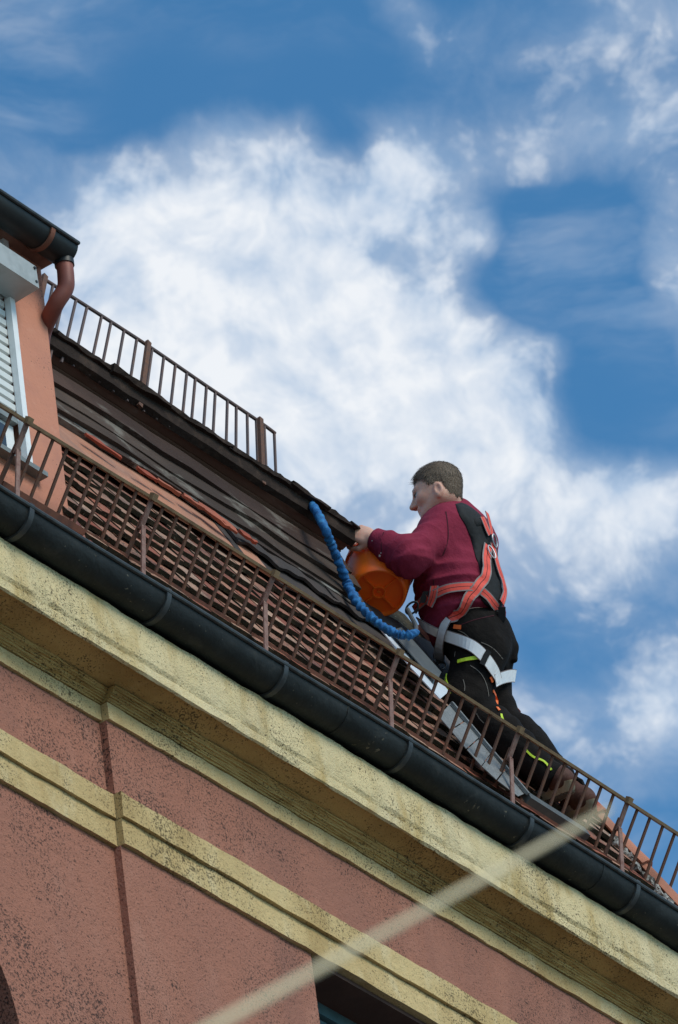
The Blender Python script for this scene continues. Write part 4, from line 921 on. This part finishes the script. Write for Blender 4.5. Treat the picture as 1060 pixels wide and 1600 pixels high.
# shoes
def shoe(heel_px, toe_px, ankle, nm):
    h_, t_ = J(*heel_px), J(*toe_px); ax = t_-h_; L = np.linalg.norm(ax); ax /= L; upv = toV(-.45, .70, .55); upv = upv-(upv@ax)*ax; upv /= np.linalg.norm(upv)
    upv = upv*.93-np.cross(ax, upv)*.0+ax*0; sd = np.cross(ax, upv); sd /= np.linalg.norm(sd); upv = np.cross(sd, ax)
    out = []; n = 28
    for i in range(n):
        t = 2*math.pi*i/n; c_, s_ = math.cos(t), math.sin(t); x = .5-.5*c_
        wv = (.034+.016*math.exp(-((x-.68)/.22)**2))*abs(s_)**.6*np.sign(s_); out.append((x*L, wv))
    b = MB(); V = []
    for (z, k) in ((.004, .96), (.010, 1.0), (.044, 1.06)):
        for (x, y) in out: V.append(h_+ax*(L/2+(x-L/2)*k)+sd*y*k+upv*(z+.012*max(0, (x/L-.75))*4*.25))
    F = [(r_*n+i, r_*n+(i+1) % n, (r_+1)*n+(i+1) % n, (r_+1)*n+i) for r_ in range(2) for i in range(n)]+[tuple(range(n-1, -1, -1)), tuple(2*n+i for i in range(n))]
    b.add(V, F); so = b.build('sole', SOLE, None, 50)
    rows = MB()
    for i in range(15):
        x = (.05+.9*i/14)*L; wv = (.030+.014*math.exp(-((x/L-.68)/.22)**2))*(1-abs(2*x/L-1)**6)
        rows.box(h_+ax*x+upv*.002, (.010, 2*wv, .010), [ax, sd, upv], jit=.0008)
    tr = rows.build('tread', TREAD)
    def sd_sh(p):
        d = fcap(p, h_+ax*.042+upv*.048, h_+ax*(L*.62)+upv*.044, .038, .042, upv, 1.0)
        d = smin(d, cap(p, h_+ax*(L*.6)+upv*.040, h_+ax*(L-.042)+upv*.034, .040, .030), .04)
        d = smin(d, cap(p, h_+ax*.060+upv*.07, ankle, .038, .046), .04)
        d = d+.002*wav(p, 60, 51); return smax(d, -((p-h_)@upv-.026), .006)
    lo_ = np.minimum(np.minimum(h_, t_), ankle)-.09; hi_ = np.maximum(np.maximum(h_, t_), ankle)+.09
    def mf(c): x = (c-h_)@ax/L; z = (c-h_)@upv; return np.where((x > .72) | ((z < .050) & (x > .35)), 1, 0)
    o, _, _ = mesh_sdf(sd_sh, lo_, hi_, .0045, 'shoe', [SHOE, SHOEG], MAN, mf)
    so.parent = o; tr.parent = o
    for i in range(4):
        x = L*(.50+.07*i); c = h_+ax*x+upv*(.098-.010*i); b = MB(); b.tube([c-sd*.024, c+upv*.004, c+sd*.024], .003, 6); b.build('lace', WHITE, o, True)
    return o
shoe((896, 1236, -.40), (842, 1262, -.20), J(864, 1208, -.31), 'l')
shoe((930, 1266, -.30), (878, 1292, -.10), J(898, 1238, -.20), 'r')

# ------------------------------------------------------------------ bucket
BORG = mat('orange_plastic', (1.0, .165, .012), .40, var=(6, .4, .75, (.92, .14, .012)), var2=(60, .62, .8, (.62, .20, .08), .5), bump=(14, .1, .004), sss=.2)
BCK = empty('bucket', (0, 0, 0), 'orange plastic bucket held under the roofer\'s arm, its ribbed bottom showing', 'bucket')
bc = J(592, 927, -.08); BS = 1.10; bax = toV(.03, .47, .875); bax /= np.linalg.norm(bax); b1 = np.cross(bax, UP); b1 /= np.linalg.norm(b1); b2 = np.cross(b1, bax)
b2 = b2 if b2@UP > 0 else -b2
def lathe(prof, m, name, parent, n=48, sm=True):
    V = []; k = len(prof)
    for i in range(n):
        t = 2*math.pi*i/n
        for (r_, h_) in prof: V.append(bc+(bax*h_+(b1*math.cos(t)+b2*math.sin(t))*r_)*BS)
    F = [(i*k+j, i*k+j+1, ((i+1) % n)*k+j+1, ((i+1) % n)*k+j) for i in range(n) for j in range(k-1)]
    b = MB(); b.add(V, F); return b.build(name, m, parent, sm)
lathe([(.0005, .014), (.083, .014), (.0865, -.002), (.092, -.002), (.096, .002), (.099, .015), (.1035, .05), (.112, .12), (.117, .17), (.118, .176), (.125, .178), (.125, .192), (.118, .196), (.1145, .192), (.107, .11), (.095, .016), (.0005, .016)], BORG, 'shell', BCK)
lathe([(.019, .015), (.0195, .004), (.0235, .004), (.024, .015)], BORG, 'hub_ring', BCK, 32)
lathe([(.0005, .007), (.005, .008), (.007, .0145)], BORG, 'hub_point', BCK, 16)
for k in range(4):
    a_ = math.radians(40+90*k); dv = b1*math.cos(a_)+b2*math.sin(a_); b = MB(); b.bar(bc+dv*.0245+bax*.0095, bc+dv*.090+bax*.0095, .0048, .010, np.cross(dv, bax)); b.build('rib', BORG, BCK)
def onb(a_, r_, h_): a_ = math.radians(a_); return bc+bax*h_+(b1*math.cos(a_)+b2*math.sin(a_))*r_
b = MB(); b.tube(spline([onb(30, .130, .18), onb(50, .134, .20), onb(75, .138, .206), onb(105, .138, .206), onb(130, .134, .20), onb(150, .130, .18)], 24), .0022, 6); b.build('handle', STEEL, BCK, True)
p = onb(75, .140, .205); ring(p, toV(.2, .9, -.3), RT, .020, .009, .0028, 'handle_clip', BLKM, BCK)
b = MB(); b.tube(spline([p+UP*.004, p+UP*.016+RT*.004, p+UP*.020+RT*.012, p+UP*.022+RT*.016], 8), .0022, 6); b.build('clip_gate', BLKM, BCK, True)

# ------------------------------------------------------------------ blue ruched lanyard over the cornice to the harness
BLUE = mat('blue_webbing_sleeve', (.012, .135, .36), .8, var=(60, .4, .7, (.010, .07, .20)), var2=(26, .5, .75, (.05, .30, .55), .6), bump=(150, .5, .003))
LAN = empty('lanyard', (0, 0, 0), 'ruched blue shock-absorber lanyard hanging over the cornice edge to the harness', 'lanyard')
lip = lambda x, y, Y: atY(x, y, Y)
kp = [atY(468, 772, .62)+A3(0, 0, .03), atY(479, 783, .56)+A3(0, 0, .012), atY(493, 797, .475)]
kp += [atD(x, y, D) for x, y, D in ((508, 826, 26.60), (519, 853, 26.62), (531, 882, 26.64), (543, 912, 26.66), (556, 938, 26.56), (575, 960, 26.50), (598, 979, 26.46), (622, 991, 26.44), (640, 992, 26.44), (650, 988, 26.50))]
n = 420; P = spline(kp, n); t = np.linspace(0, 1, n); amp = .35+.65*np.clip((t-.12)*2.2, 0, 1)
wr_ = np.abs(np.sin(t*95+1.4*np.sin(t*37)+.9*np.sin(t*61)))**.7
rad = (.0172-.003*(t < .12))*(1-.12*amp+.42*amp*(wr_-.5))*np.where(t > .93, 1-.25*(t-.93)/.07, 1)
tt = MB(); tt.tube(P, rad, 18); sv = tt.V[0].reshape(n, 18, 3); ang = np.arange(18)/18*2*math.pi
dis = 1+.11*amp[:, None]*np.sin(ang[None]*2+t[:, None]*150+2*np.sin(t[:, None]*43))+.08*amp[:, None]*np.sin(ang[None]*3-t[:, None]*230)
sv = P[:, None, :]+(sv-P[:, None, :])*dis[:, :, None]; tt.V[0] = sv.reshape(-1, 3); tt.build('webbing_sleeve', BLUE, LAN, 'all')
hk = J(652, 968, -.22); b = MB(); b.tube(spline([P[-4], J(650, 978, -.40), J(643, 964, -.30), J(637, 952, -.22)], 12), .0085, 8); b.build('steel_hook', DKBAR, LAN, True)
ring(J(644, 950, -.20), -FW, RT*.6+UP*.6, .018, .028, .0042, 'carabiner', BLKM, LAN)

# ------------------------------------------------------------------ out-of-focus pole close to the camera
b = MB(); p1 = atD(950, 1266, 4.2); p0_ = atD(340, 1600, 3.5); dv = (p0_-p1)/np.linalg.norm(p0_-p1)
Lg = p1[2]/-dv[2]; b.tube([p1+dv*Lg*k/10 for k in range(11)], np.linspace(.0018, .0074, 11), 12)
tag(b.build('pole', POLE, None, True), 'thin pale pole slanting across the lower foreground, out of focus', 'pole')
